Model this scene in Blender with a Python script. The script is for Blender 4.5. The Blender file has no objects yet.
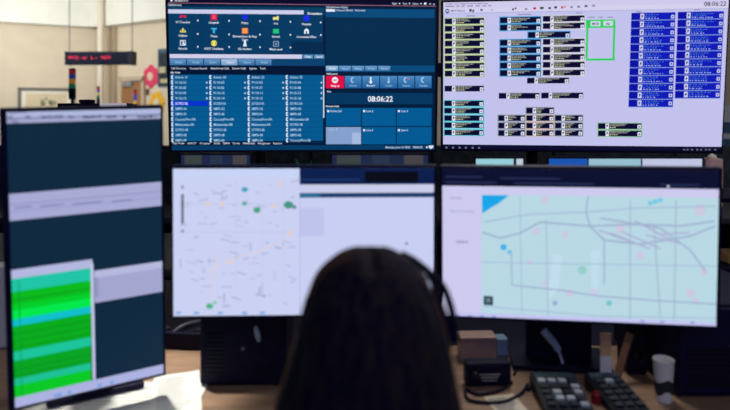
import bpy, bmesh, math, random
from mathutils import Vector, Matrix, Euler
random.seed(7)
PI = math.pi
scene = bpy.context.scene
COL = scene.collection
# ---------------------------------------------------------------- camera
F, CX, CY, CAMZ = 600.0, 365.0, 108.0, 1.38
DESK = 0.73
cam_d = bpy.data.cameras.new('camera'); cam = bpy.data.objects.new('camera', cam_d); COL.objects.link(cam)
cam.location = (0, 0, CAMZ); cam.rotation_euler = (PI/2, 0, 0)
cam_d.sensor_width = 36; cam_d.lens = 36*F/730
cam_d.shift_y = -(205-CY)/730
cam_d.dof.use_dof = True; cam_d.dof.focus_distance = 2.42; cam_d.dof.aperture_fstop = 1.95
cam_d.clip_start = 0.05
scene.camera = cam
scene.view_settings.view_transform = 'Standard'
try: scene.view_settings.look = 'None'
except Exception: pass

def at(px, py, d):                       # a point of the room seen at a photo position and a known depth
    return Vector(((px-CX)/F*d, d, CAMZ-(py-CY)/F*d))
def on_desk(px, py):
    d = (CAMZ-DESK)*F/(py-CY)
    return Vector(((px-CX)/F*d, d, DESK))
def lin(c):
    out = []
    for v in c[:3]:
        v = v/255.0
        out.append(v/12.92 if v <= 0.04045 else ((v+0.055)/1.055)**2.4)
    return tuple(out)

# ---------------------------------------------------------------- materials
MATS = {}
def mat(name, rgb, rough=0.6, metal=0.0, noise=0.12, scale=40.0, spec=0.4, emit=0.0, bump=0.0, stretch=None):
    if name in MATS: return MATS[name]
    m = bpy.data.materials.new(name); m.use_nodes = True
    nt = m.node_tree; b = nt.nodes['Principled BSDF']
    tc = nt.nodes.new('ShaderNodeTexCoord'); n = nt.nodes.new('ShaderNodeTexNoise')
    n.inputs['Scale'].default_value = scale; n.inputs['Detail'].default_value = 5
    if stretch:
        mp = nt.nodes.new('ShaderNodeMapping'); mp.inputs['Scale'].default_value = stretch
        nt.links.new(tc.outputs['Object'], mp.inputs['Vector']); nt.links.new(mp.outputs['Vector'], n.inputs['Vector'])
    else: nt.links.new(tc.outputs['Object'], n.inputs['Vector'])
    r = nt.nodes.new('ShaderNodeValToRGB'); c = lin(rgb)
    r.color_ramp.elements[0].position = 0.3; r.color_ramp.elements[1].position = 0.7
    r.color_ramp.elements[0].color = (*[v*(1-noise) for v in c], 1)
    r.color_ramp.elements[1].color = (*[min(1, v*(1+noise)) for v in c], 1)
    nt.links.new(n.outputs['Fac'], r.inputs['Fac']); nt.links.new(r.outputs['Color'], b.inputs['Base Color'])
    b.inputs['Roughness'].default_value = rough; b.inputs['Metallic'].default_value = metal
    b.inputs['Specular IOR Level'].default_value = spec
    if emit:
        nt.links.new(r.outputs['Color'], b.inputs['Emission Color']); b.inputs['Emission Strength'].default_value = emit
    if bump:
        bp = nt.nodes.new('ShaderNodeBump'); bp.inputs['Strength'].default_value = bump; bp.inputs['Distance'].default_value = 0.004
        nt.links.new(n.outputs['Fac'], bp.inputs['Height']); nt.links.new(bp.outputs['Normal'], b.inputs['Normal'])
    MATS[name] = m; return m
def screen_mat():
    m = bpy.data.materials.new('lit_screen'); m.use_nodes = True
    nt = m.node_tree; b = nt.nodes['Principled BSDF']
    a = nt.nodes.new('ShaderNodeAttribute'); a.attribute_name = 'col'
    b.inputs['Base Color'].default_value = (0.004, 0.004, 0.008, 1); b.inputs['Roughness'].default_value = 0.45
    b.inputs['Specular IOR Level'].default_value = 0.15
    nt.links.new(a.outputs['Color'], b.inputs['Emission Color']); b.inputs['Emission Strength'].default_value = 1.0
    return m
SCREEN = screen_mat()
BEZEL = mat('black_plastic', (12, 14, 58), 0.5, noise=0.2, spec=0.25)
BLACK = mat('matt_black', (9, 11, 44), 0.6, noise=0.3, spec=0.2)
STEEL = mat('dark_steel', (28, 30, 40), 0.45, metal=0.6, noise=0.2)
SILVER = mat('silver_metal', (170, 175, 185), 0.35, metal=0.7)
GREYP = mat('grey_plastic', (118, 124, 134), 0.5)
WOOD = mat('desk_wood', (160, 130, 106), 0.45, noise=0.22, scale=7, stretch=(1, 9, 9))
WHITE = mat('white_paper', (235, 236, 230), 0.7, noise=0.03)
CREAM = mat('cream_paper', (226, 214, 190), 0.7, noise=0.04)
RED = mat('red_plastic', (150, 20, 36), 0.4)
CUPD = mat('dark_print', (38, 52, 52), 0.6)
LBLUE = mat('light_blue_paper', (150, 185, 205), 0.7, noise=0.05)
TANB = mat('tan_card', (205, 160, 105), 0.8)
KEY = mat('key_grey', (26, 36, 50), 0.5)
KEYW = mat('key_white', (185, 195, 200), 0.5)
TEALP = mat('dark_teal_plastic', (14, 28, 38), 0.5)

# ---------------------------------------------------------------- mesh helpers
def link(name, me, m=None, parent=None, loc=(0, 0, 0), rot=(0, 0, 0)):
    o = bpy.data.objects.new(name, me); COL.objects.link(o)
    if m is not None:
        for mm in (m if isinstance(m, (list, tuple)) else [m]): me.materials.append(mm)
    if parent is not None: o.parent = parent
    o.location = loc; o.rotation_euler = rot
    return o
def obj(name, bm, m, parent=None, loc=(0, 0, 0), rot=(0, 0, 0), smooth=False):
    bmesh.ops.recalc_face_normals(bm, faces=bm.faces)
    if smooth:
        for f in bm.faces: f.smooth = True
    me = bpy.data.meshes.new(name); bm.to_mesh(me); bm.free()
    return link(name, me, m, parent, loc, rot)
def tag(o, label, cat, group=None, kind=None):
    o['label'] = label; o['category'] = cat
    if group: o['group'] = group
    if kind: o['kind'] = kind
    return o
def thing(name, label, cat, loc=(0, 0, 0), rot=(0, 0, 0), group=None):
    o = bpy.data.objects.new(name, None); COL.objects.link(o); o.empty_display_size = 0.05
    o.location = loc; o.rotation_euler = rot
    return tag(o, label, cat, group)
def struct(name, bm, m, parent=None, **k):
    o = obj(name, bm, m, parent, **k)
    if parent is None: o['kind'] = 'structure'
    return o
def box(bm, x0, x1, y0, y1, z0, z1, bev=0.0, M=None):
    t = bmesh.new()
    bmesh.ops.create_cube(t, size=1.0)
    for v in t.verts:
        v.co = Vector(((x0+x1)/2+v.co.x*(x1-x0), (y0+y1)/2+v.co.y*(y1-y0), (z0+z1)/2+v.co.z*(z1-z0)))
    if bev > 0:
        bmesh.ops.bevel(t, geom=t.edges[:], offset=bev, segments=2, affect='EDGES', profile=0.6)
    if M is not None: bmesh.ops.transform(t, matrix=M, verts=t.verts)
    me = bpy.data.meshes.new('t'); t.to_mesh(me); t.free(); bm.from_mesh(me); bpy.data.meshes.remove(me)
    return bm
def bx(*a, **k): return box(bmesh.new(), *a, **k)
def lathe(bm, prof, n=24, M=None, sx=1, sy=1):
    rings = []
    for r, z in prof:
        ring = []
        for i in range(n):
            a = 2*PI*i/n
            p = Vector((r*math.cos(a)*sx, r*math.sin(a)*sy, z))
            ring.append(bm.verts.new(M @ p if M is not None else p))
        rings.append(ring)
    for a, b in zip(rings, rings[1:]):
        for i in range(n): bm.faces.new((a[i], a[(i+1) % n], b[(i+1) % n], b[i]))
    bm.faces.new(rings[0][::-1]); bm.faces.new(rings[-1])
    return bm
def tube(bm, pts, r, n=8, sub=6):
    P = [Vector(p) for p in pts]
    if sub > 1 and len(P) > 2:                         # Catmull-Rom
        Q = []
        for i in range(len(P)-1):
            p0 = P[max(0, i-1)]; p1 = P[i]; p2 = P[i+1]; p3 = P[min(len(P)-1, i+2)]
            for k in range(sub):
                t = k/sub
                Q.append(0.5*((2*p1)+(p2-p0)*t+(2*p0-5*p1+4*p2-p3)*t*t+(3*p1-p0-3*p2+p3)*t**3))
        Q.append(P[-1]); P = Q
    rings = []; nrm = None
    for i, p in enumerate(P):
        d = (P[min(i+1, len(P)-1)]-P[max(i-1, 0)]).normalized()
        if nrm is None: nrm = d.orthogonal().normalized()
        nrm = (nrm-d*nrm.dot(d)).normalized(); b = d.cross(nrm)
        rr = r[min(len(r)-1, int(i*len(r)/len(P)))] if isinstance(r, (list, tuple)) else r
        rings.append([bm.verts.new(p+(nrm*math.cos(2*PI*k/n)+b*math.sin(2*PI*k/n))*rr) for k in range(n)])
    for a, b in zip(rings, rings[1:]):
        for i in range(n): bm.faces.new((a[i], a[(i+1) % n], b[(i+1) % n], b[i]))
    bm.faces.new(rings[0][::-1]); bm.faces.new(rings[-1])
    return bm

# ---------------------------------------------------------------- text
TXT = {}
def glyphs(s, bold=0.0):
    k = (s, bold)
    if k in TXT: return TXT[k]
    cu = bpy.data.curves.new('t', 'FONT'); cu.body = s; cu.resolution_u = 2; cu.offset = bold
    o = bpy.data.objects.new('t', cu); COL.objects.link(o)
    dg = bpy.context.evaluated_depsgraph_get(); ev = o.evaluated_get(dg); me = ev.to_mesh()
    vs = [(v.co.x, v.co.y) for v in me.vertices]; fs = [tuple(p.vertices) for p in me.polygons]
    ev.to_mesh_clear(); bpy.data.objects.remove(o); bpy.data.curves.remove(cu)
    x0 = min([v[0] for v in vs], default=0); x1 = max([v[0] for v in vs], default=1)
    TXT[k] = (vs, fs, x0, max(x1-x0, 1e-3)); return TXT[k]

class Canvas:
    """A flat display: collects coloured faces in the display's own plane (u right, v up, origin at its centre)."""
    def __init__(s, x, z, yaw, tilt, roll, W, H, d, k=1.0):
        s.loc = Vector((x*k, d*k, CAMZ+(z-CAMZ)*k)); s.W = W*k; s.H = H*k
        s.rot = (Matrix.Rotation(yaw, 3, 'Z') @ Matrix.Rotation(tilt, 3, 'X') @ Matrix.Rotation(roll, 3, 'Y'))
        s.v = []; s.f = []; s.c = []
    def P(s, px, py):                    # where on the display a measured photo position lies
        ray = Vector(((px-CX)/F, 1, -(py-CY)/F)); o = Vector((0, 0, CAMZ)); n = s.rot @ Vector((0, 1, 0))
        t = (s.loc-o).dot(n)/ray.dot(n); q = s.rot.transposed() @ (o+ray*t-s.loc)
        return q.x, q.z
    def poly(s, uv, col, layer=1):
        uv = [(min(max(u, -s.W/2), s.W/2), min(max(v, -s.H/2), s.H/2)) for u, v in uv]
        i = len(s.v)
        for u, v in uv: s.v.append((u, -0.0004-0.00018*layer, v))
        s.f.append(tuple(range(i, i+len(uv)))); s.c.append(lin(col))
    def ruv(s, u0, v0, u1, v1, col, layer=1): s.poly([(u0, v1), (u1, v1), (u1, v0), (u0, v0)], col, layer)
    def full(s, col, layer=0): s.ruv(-s.W/2, s.H/2, s.W/2, -s.H/2, col, layer)
    def rect(s, x0, y0, x1, y1, col, layer=1):      # y measured at the left side of the element
        u0, v0 = s.P(x0, y0); _, v1 = s.P(x0, y1); u1, _ = s.P(x1, (y0+y1)/2)
        u0, _ = s.P(x0, (y0+y1)/2)
        s.ruv(u0, v0, u1, v1, col, layer)
    def grad(s, x0, y0, x1, y1, c0, c1, layer=1, n=5):
        for i in range(n):
            t = i/(n-1); c = tuple(a+(b-a)*t for a, b in zip(c0, c1))
            s.rect(x0, y0+(y1-y0)*i/n, x1, y0+(y1-y0)*(i+1)/n, c, layer)
    def frame(s, x0, y0, x1, y1, w, col, layer=2):
        s.rect(x0, y0, x1, y0+w, col, layer); s.rect(x0, y1-w, x1, y1, col, layer)
        s.rect(x0, y0+w, x0+w, y1-w, col, layer); s.rect(x1-w, y0+w, x1, y1-w, col, layer)
    def disc(s, x, y, rx, col, layer=2, ry=None, n=14):
        u, v = s.P(x, y); u2, _ = s.P(x+rx, y); _, v2 = s.P(x, y-(ry or rx)); a = u2-u; b = v2-v
        s.poly([(u+a*math.cos(2*PI*i/n), v+b*math.sin(2*PI*i/n)) for i in range(n)], col, layer)
    def shape(s, x, y, pts, col, layer=3):          # pts are offsets in photo units, y down
        s.poly([s.P(x+a, y+b) for a, b in pts][::-1], col, layer)
    def line(s, pts, w, col, layer=2):
        q = [s.P(*p) for p in pts]; u0, _ = s.P(300, 100); u1, _ = s.P(301, 100); hw = abs(u1-u0)*w/2
        for (a, b), (c, d) in zip(q, q[1:]):
            l = math.hypot(c-a, d-b) or 1e-6; nx, ny = -(d-b)/l*hw, (c-a)/l*hw
            s.poly([(a+nx, b+ny), (c+nx, d+ny), (c-nx, d-ny), (a-nx, b-ny)], col, layer)
    def text(s, x, y, t, h, col, w=None, layer=4, bold=0.02):
        vs, fs, x0, wd = glyphs(t, bold)
        u, v = s.P(x, y); _, v1 = s.P(x, y-h); k = (v1-v)/0.70
        ku = k
        if w: u1, _ = s.P(x+w, y); ku = (u1-u)/wd
        i = len(s.v); c = lin(col)
        for a, b in vs: s.v.append((u+(a-x0)*ku, -0.0004-0.00018*layer, v+b*k))
        for f in fs: s.f.append(tuple(i+j for j in f)); s.c.append(c)
    def build(s, name, parent):
        me = bpy.data.meshes.new(name); me.from_pydata(s.v, [], s.f)
        at_ = me.color_attributes.new('col', 'FLOAT_COLOR', 'CORNER')
        for p in me.polygons:
            for li in p.loop_indices: at_.data[li].color = (*s.c[p.index], 1)
        return link(name, me, SCREEN, parent)

def monitor(cv, label, bl, br, bt, bb, thick=0.022, bulge=True):
    root = thing('monitor', label, 'monitor', cv.loc, cv.rot.to_euler(), group='monitors of the foreground console')
    W, H = cv.W, cv.H
    bm = bx(-W/2-bl, W/2+br, 0.0, thick, -H/2-bb, H/2+bt, bev=0.003)
    obj('casing', bm, BEZEL, root)
    cv.build('screen', root)
    if bulge:
        b2 = bx(-W*0.3, W*0.3, thick-0.004, thick+0.022, -H*0.33, H*0.3, bev=0.008)
        for i in range(9): box(b2, -W*0.22, W*0.22, thick+0.021, thick+0.0235, H*0.08+i*0.008, H*0.08+i*0.008+0.003)
        obj('rear_cover', b2, BLACK, root)
    return root

# ================================================================ ROOM SHELL
H_ROOM = 3.66
A = Vector((-5.74, 13.0)); Bp = Vector((-12.0, 9.53)); Cp = Vector((-12, -4)); Dp = Vector((8, -4)); Ep = Vector((8, 4.47))
WALLM = mat('wall_paint', (220, 208, 186), 0.9, noise=0.04, scale=3)
SOFM = mat('soffit_paint', (236, 238, 230), 0.9, noise=0.03, scale=3)
PILM = mat('pilaster_shade_paint', (196, 180, 156), 0.9, noise=0.04, scale=3)  # darker than the walls: the corner's shading put into the pilaster colour
CARPET = mat('carpet', (70, 74, 84), 0.95, noise=0.3, scale=120)
CEIL = mat('ceiling_tile', (232, 232, 226), 0.95, noise=0.04, scale=60)
def wall(name, p, q, m, z0=0, z1=H_ROOM, t=0.15, off=0.0):
    d = (q-p); L = d.length; ang = math.atan2(d.y, d.x)
    return struct(name, bx(0, L, off, off+t, z0, z1), m, loc=(p.x, p.y, 0), rot=(0, 0, ang))
wall('wall_left', Bp, A, WALLM)
wall('wall_right', A, Ep, WALLM)
wall('wall_side', Cp, Bp, WALLM); wall('wall_rear', Dp, Cp, WALLM); wall('wall_east', Ep, Dp, WALLM)
struct('floor', bx(-12.2, 8.2, -4.2, 13.4, -0.1, 0), CARPET)
struct('ceiling', bx(-12.2, 8.2, -4.2, 13.4, H_ROOM, H_ROOM+0.1), CEIL)
SZ = 3.09
# bulkheads over both far walls, set forward of the wall
wall('trim_1', Bp, A, SOFM, SZ, H_ROOM, t=0.3, off=-0.30)
wall('trim_2', A, Ep, SOFM, SZ, H_ROOM, t=0.3, off=-0.30)
# pilaster and round column in the far corner
dirR = (Ep-A).normalized(); nR = Vector((dirR.y, -dirR.x)) if dirR.y < 0 else Vector((-dirR.y, dirR.x))
angR = math.atan2(dirR.y, dirR.x)
struct('trim_3', bx(0.02, 0.60, -0.10, 0.0, 0, SZ), PILM, loc=(A.x, A.y, 0), rot=(0, 0, angR))
cbm = bmesh.new(); lathe(cbm, [(0.062, 0), (0.062, H_ROOM)], 24)
cp = at(100.6, 60, 12.35)
struct('trim_4', cbm, mat('column_paint', (226, 216, 198), 0.7, noise=0.03), loc=(cp.x, cp.y, 0), smooth=False)
angL = math.atan2((A-Bp).y, (A-Bp).x); dirL = (A-Bp).normalized()
struct('baseboard_left', bx(0.05, (A-Bp).length-0.1, -0.015, 0, 0, 0.1), BLACK, loc=(Bp.x, Bp.y, 0), rot=(0, 0, angL))
struct('baseboard_right', bx(0.62, 13, -0.015, 0, 0, 0.1), BLACK, loc=(A.x, A.y, 0), rot=(0, 0, angR))

def wall_hit(px, py, p, d2, off=0.0):               # point on a far wall seen at a photo position
    n = Vector((-d2.y, d2.x)); ray = Vector(((px-CX)/F, 1.0))
    t = (p-n*off).dot(n)/ray.dot(n)
    return Vector((ray.x*t, t, CAMZ-(py-CY)/F*t))
def along(px, p, d2):
    h = wall_hit(px, 100, p, d2); return (Vector((h.x, h.y))-p).dot(d2)

# door in the right-hand far wall (frame, leaf, closer)
s0, s1 = along(122.5, A, dirR), along(144.5, A, dirR)
ztop = wall_hit(133, 79, A, dirR).z
droot = bpy.data.objects.new('door_1', None); COL.objects.link(droot); droot.location = (A.x, A.y, 0); droot.rotation_euler = (0, 0, angR)
droot['kind'] = 'structure'
obj('door_leaf', bx(s0+0.04, s1-0.04, -0.05, -0.01, 0.01, ztop-0.04), mat('door_wood', (158, 112, 72), 0.5, noise=0.16, scale=8, stretch=(6, 1, 0.6)), droot)
fb = bmesh.new(); box(fb, s0-0.05, s0+0.04, -0.06, 0, 0, ztop+0.05); box(fb, s1-0.04, s1+0.05, -0.06, 0, 0, ztop+0.05); box(fb, s0-0.05, s1+0.05, -0.06, 0, ztop-0.04, ztop+0.05)
obj('door_frame', fb, PILM, droot)
cb = bx(s0+0.10, s0+0.42, -0.11, -0.05, ztop-0.16, ztop-0.06, bev=0.01); box(cb, s0+0.3, s0+0.75, -0.10, -0.085, ztop-0.05, ztop-0.03)
obj('door_closer', cb, SILVER, droot)
hb = bmesh.new(); tube(hb, [(s1-0.12, -0.05, 1.02), (s1-0.12, -0.1, 1.02), (s1-0.24, -0.1, 1.02)], 0.012, sub=1)
obj('door_handle', hb, SILVER, droot)

def wall_thing(name, label, cat, px, py, p, d2, ang, off=0.0, group=None):
    q = wall_hit(px, py, p, d2, off)
    return thing(name, label, cat, q, (0, 0, ang), group)

# framed picture on the left far wall
pf = wall_thing('picture_frame', 'large framed landscape print with white mat, grey frame, on far left wall', 'picture', 46.5, 107, A, dirL, angL)
hw, hh = 0.52, 0.40
fb = bmesh.new(); box(fb, -hw, hw, -0.05, -0.005, hh-0.06, hh, 0.006); box(fb, -hw, hw, -0.05, -0.005, -hh, -hh+0.06, 0.006)
box(fb, -hw, -hw+0.06, -0.05, -0.005, -hh, hh, 0.006); box(fb, hw-0.06, hw, -0.05, -0.005, -hh, hh, 0.006)
obj('frame', fb, mat('frame_grey', (112, 106, 100), 0.5), pf)
obj('mat_board', bx(-hw+0.05, hw-0.05, -0.02, -0.006, -hh+0.05, hh-0.05), mat('mat_white', (240, 238, 226), 0.8, noise=0.02), pf)
pb = bx(-hw+0.14, hw-0.14, -0.024, -0.02, -hh+0.14, hh-0.12)
obj('print', pb, mat('print_beige', (222, 208, 176), 0.8, noise=0.05, scale=5), pf)
tb = bmesh.new()
for i in range(9):
    lathe(tb, [(0.001, -0.004), (random.uniform(.03, .06), -0.003), (random.uniform(.03, .05), 0)], 10, Matrix.Translation((0.05+random.uniform(-.14, .14), -0.026, 0.10+random.uniform(-.07, .1))) @ Matrix.Rotation(PI/2, 4, 'X'))
obj('painted_tree', tb, mat('print_sage', (158, 162, 132), 0.8), pf)

# flowers stuck on the right-hand far wall
def flower(label, px, py, r, cpet, ccen, off, rot0):
    t = wall_thing('paper_flower', label, 'wall decoration', px, py, A, dirR, angR, group='paper flowers on the wall')
    b = bmesh.new()
    for i in range(6):
        a = rot0+i*PI/3
        M = Matrix.Translation((math.cos(a)*r*0.6, -off, math.sin(a)*r*0.6)) @ Matrix.Rotation(PI/2, 4, 'X')
        lathe(b, [(r*0.40, -0.004), (r*0.43, 0.0), (r*0.38, 0.012), (r*0.2, 0.018)], 20, M)
    M = Matrix.Translation((0, -off, 0)) @ Matrix.Rotation(PI/2, 4, 'X'); lathe(b, [(r*0.5, -.004), (r*0.5, 0.01), (r*.4, .013)], 20, M)
    obj('petals', b, mat('petal_%d' % cpet[1], cpet, 0.7, noise=0.05), t)
    c = bmesh.new(); M = Matrix.Translation((0, -off-0.014, 0)) @ Matrix.Rotation(PI/2, 4, 'X'); lathe(c, [(r*0.36, -.001), (r*0.36, 0.012), (r*.25, .022)], 20, M)
    obj('flower_centre', c, mat('petal_centre_%d' % ccen[2], ccen, 0.7, noise=0.05), t)
flower('pink paper flower with a cream centre on the wall beside the door', 151.3, 76.5, 0.235, (226, 66, 106), (228, 206, 176), 0.008, 0.52)
flower('yellow paper flower on the wall below the pink flower', 157.3, 103, 0.235, (236, 182, 48), (230, 220, 190), 0.008, 0.2)
sw = wall_thing('wall_plate', 'small brown wall switch plate between the door and yellow flower', 'switch', 148.0, 92, A, dirR, angR)
obj('plate', bx(-0.05, 0.05, -0.015, -0.001, -0.065, 0.065, bev=0.004), mat('brown_plate', (120, 82, 62), 0.6), sw)
obj('rocker', bx(-0.02, 0.02, -0.024, -0.014, -0.035, 0.035, bev=0.004), mat('brown_rocker', (88, 60, 50), 0.5), sw)
po = wall_thing('wall_poster', 'dark teal picture poster on the wall just left of the upper monitors', 'poster', 163.0, 68, A, dirR, angR)
obj('backing', bx(-0.13, 0.3, -0.02, -0.002, -0.38, 0.38), mat('poster_edge', (70, 96, 118), 0.6), po)
b = bx(-0.10, 0.28, -0.024, -0.02, -0.35, 0.30); obj('picture', b, mat('poster_dark', (24, 46, 58), 0.6, noise=0.5, scale=7), po)
b = bmesh.new(); box(b, -0.09, 0.1, -0.028, -0.024, -0.10, 0.02); obj('light_patch', bx(-0.05, 0.2, -0.028, -0.024, -0.30, -0.22), mat('poster_pale', (196, 188, 150), 0.7), po)
obj('light_patch', b, mat('poster_pale', (196, 188, 150), 0.7), po)
# poster glimpsed at the right edge of the frame
po = wall_thing('wall_poster', 'white and blue wall poster right of the upper monitors', 'poster', 736, 123, A, dirR, angR)
obj('backing', bx(-0.14, 0.2, -0.02, -0.002, -0.30, 0.2), mat('poster_white', (226, 230, 238), 0.7, noise=0.02), po)
b = bmesh.new(); box(b, -0.13, 0.18, -0.024, -0.02, -0.12, 0.01); box(b, -0.13, 0.18, -0.024, -0.02, -0.27, -0.18); obj('picture', b, mat('poster_blue', (70, 110, 150), 0.7), po)

# ---------------------------------------------------------------- hanging message sign
sg = thing('message_sign', 'long black scrolling message sign with red lettering, hung by two rods', 'sign', at(98.6, 58, 9.0), (0, 0, math.radians(-3)))
k = 9.0/F
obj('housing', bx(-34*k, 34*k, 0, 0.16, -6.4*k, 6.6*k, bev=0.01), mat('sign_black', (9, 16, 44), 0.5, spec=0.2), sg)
eb = bx(30.2*k, 34.4*k, -0.012, 0.165, -7.0*k, 7.0*k, bev=0.012); obj('end_cap', bx(-34.6*k, -33*k, -0.012, 0.165, -6.8*k, 6.8*k, bev=0.006), mat('sign_grey', (16, 26, 48), 0.5), sg)
obj('end_cap', eb, mat('sign_grey', (16, 26, 48), 0.5), sg)
LED = mat('red_led', (236, 44, 86), 0.5, noise=0.02, emit=.8)
def led_text(s, x0, wpx, hpx, z0):
    vs, fs, a0, wd = glyphs(s, 0.0); bm = bmesh.new()
    V = [bm.verts.new(((x0+(a-a0)/wd*wpx)*k, -0.004, (z0+b/0.7*hpx)*k)) for a, b in vs]
    for f in fs:
        try: bm.faces.new([V[i] for i in f])
        except ValueError: pass
    return bm
for s, x0, w, h_, z_ in (('WC2:', -31.5, 11.5, 3.2, -1), ('-er', -18.0, 6.5, 3.2, -1), ('L', -7.5, 2.2, 3.2, -1), ('-', -3.2, 1.8, 3.2, -1), ('NEW', 3.0, 9.8, 3.2, -1)):
    obj('lettering', led_text(s, x0, w, h_, z_), LED, sg)
for x in (-33, 32):
    b = bmesh.new(); tube(b, [(x*k, 0.08, 6.0*k), (x*k, 0.08, H_ROOM-sg.location.z)], 0.008, sub=1); obj('hanging_rod', b, GREYP, sg)

# ================================================================ FAR CONSOLES
PART = mat('partition_fabric', (40, 50, 58), 0.9, noise=0.55, scale=14)
FD = 4.2
fp = thing('partition', 'long low grey-green fabric partition behind the consoles', 'partition', (0, FD+0.25, 0))
for i in range(9):
    x0 = -4.0+i*0.9
    obj('panel', bx(x0+.01, x0+.89, 0, 0.05, 0.05, 1.10, bev=0.006), PART, fp)
    obj('post', bx(x0-.012, x0+.012, -0.005, 0.055, 0, 1.12, bev=0.004), STEEL, fp)
fdesk = thing('console_desk', 'far console desk standing in front of the grey-green partition', 'desk', (0, FD, 0))
obj('worktop', bx(-3.6, 4.2, -0.65, 0.2, 0.69, 0.73, bev=0.01), mat('far_top', (52, 52, 60), 0.6), fdesk)
for x in (-3.5, -1.6, 0.3, 2.2, 4.1): obj('leg', bx(x-.03, x+.03, -0.6, 0.15, 0, 0.69, bev=0.006), STEEL, fdesk)
def far_monitor(px0, px1, py0, d, label, bands):
    a = at(px0, py0, d); c = at(px1, py0, d); W = c.x-a.x; H = 0.235
    t = thing('monitor', label, 'monitor', ((a.x+c.x)/2, d, 0.73), group='monitors on the far console desk')
    ztop = a.z-0.73; z0 = ztop-H
    obj('casing', bx(-W/2-.012, W/2+.012, 0, 0.03, z0-.012, ztop+.012, bev=.004), BEZEL, t)
    b = bmesh.new(); box(b, -.03, .03, 0.028, 0.05, 0.01, z0+.1, .004); obj('stand', b, BLACK, t)
    obj('foot', bx(-.11, .11, -.05, .11, 0, .012, bev=.004), BLACK, t)
    cv = Canvas(0, 0, 0, 0, 0, W, H, 0); zc = (ztop+z0)/2
    cv.full((30, 40, 70), 0)
    for u0, u1, col in bands: cv.ruv(-W/2+W*u0, H/2-0.002, -W/2+W*u1, H/2-0.14, col, 1)
    s = cv.build('screen', t); s.location = (0, 0, zc)
far_monitor(476, 523, 158.5, 4.0, 'small far monitor with a pale cyan screen, behind the gap between the right monitors', [(0, .8, (150, 205, 215)), (.86, 1, (190, 205, 215))])
far_monitor(549, 702, 158.5, 4.0, 'wide far monitor with blue and white screen, behind the gap between the right monitors', [(0, .25, (24, 84, 176)), (.26, .60, (150, 190, 205)), (.61, 1, (190, 196, 224))])
def far_monitor_dark(px0, px1, py0, d, label):
    far_monitor(px0, px1, py0, d, label, [(0.05, .3, (58, 66, 66)), (.42, .6, (40, 52, 74)), (.75, .95, (70, 66, 72))])
far_monitor_dark(181, 250, 155, 4.0, 'dim far monitor behind the gap on the left')
far_monitor_dark(332, 428, 155, 4.0, 'dim far monitor behind the gap in the middle')
t = thing('tissue_box', 'pinkish box standing far back at right end of the far desk', 'box', (at(712, 160, 4.0).x, 4.0, DESK))
obj('carton', bx(-.045, .045, -.05, .05, 0, .315, bev=.006), mat('pink_card', (232, 188, 186), .8), t)
b = bmesh.new(); lathe(b, [(.02, .31), (.03, .325), (.012, .345), (.004, .35)], 10); obj('tissue', b, WHITE, t)
t = thing('potted_plant', 'small green plant in a dark pot on the far desk', 'plant', (at(306, 160, 4.05).x, 4.05, DESK))
b = bmesh.new(); lathe(b, [(.035, 0), (.05, .12), (.054, .12), (.046, .11)], 16); obj('pot', b, BLACK, t)
b = bmesh.new()
for i in range(26):
    a = random.uniform(0, 2*PI); L = random.uniform(.10, .21); ln = random.uniform(.15, .6)
    p0 = Vector((0, 0, .11)); p1 = p0+Vector((math.cos(a)*ln*L*.5, math.sin(a)*ln*L*.5, L*.6)); p2 = p0+Vector((math.cos(a)*ln*L*1.2, math.sin(a)*ln*L*1.2, L))
    w = Vector((-math.sin(a), math.cos(a), 0))*.014
    v = [b.verts.new(q) for q in (p0, p1-w, p2, p1+w)]; b.faces.new(v)
obj('leaves', b, mat('leaf_green', (60, 150, 110), .6), t)

# signal towers on other consoles
def tower(px, py0, py1, wpx, d, cols, label):
    top = at(px, py0, d); k = d/F; r = wpx*k/2
    t = thing('signal_tower', label, 'signal light', (top.x, d, 0), group='signal towers on the consoles')
    n = len(cols); z1 = top.z; hs = (py1-py0)*k*0.62/n
    b = bmesh.new(); lathe(b, [(r*1.02, z1), (r*.9, z1+.01*d/6), (r*.2, z1+.015*d/6)], 18); obj('cap', b, BLACK, t)
    for i, c in enumerate(cols):
        b = bmesh.new(); lathe(b, [(r*.92, z1-hs*(i+1)), (r, z1-hs*(i+.9)), (r, z1-hs*(i+.1)), (r*.92, z1-hs*i)], 18)
        obj('lens', b, mat('lens_%d_%d_%d' % c, c, .3, noise=.05, emit=.25), t)
    zb = z1-hs*n
    b = bmesh.new(); lathe(b, [(r*1.0, zb-.11*d/6), (r*1.05, zb)], 18); obj('base', b, BLACK, t)
    b = bmesh.new(); lathe(b, [(r*.45, 0.02), (r*.45, zb-.1*d/6)], 12); obj('pole', b, STEEL, t)
    b = bmesh.new(); lathe(b, [(r*4+.06, 0), (r*4+.06, .015), (r*.8, .03)], 20); obj('foot', b, STEEL, t)
RD, BL, OR, GR, YE = (168, 26, 40), (34, 74, 176), (214, 142, 46), (20, 120, 92), (210, 180, 60)
tower(72.3, 69.5, 100, 6.6, 6.0, [RD, BL, OR, GR], 'largest signal tower with red, blue, amber and green lenses, left of message sign column')
tower(98.3, 87.5, 104, 3.0, 9.5, [RD, BL, YE, GR], 'small slim signal tower directly in front of the corner column')
tower(135.2, 91, 112, 3.0, 9.0, [RD, BL, BL, YE], 'small slim signal tower in front of the brown door')

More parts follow.
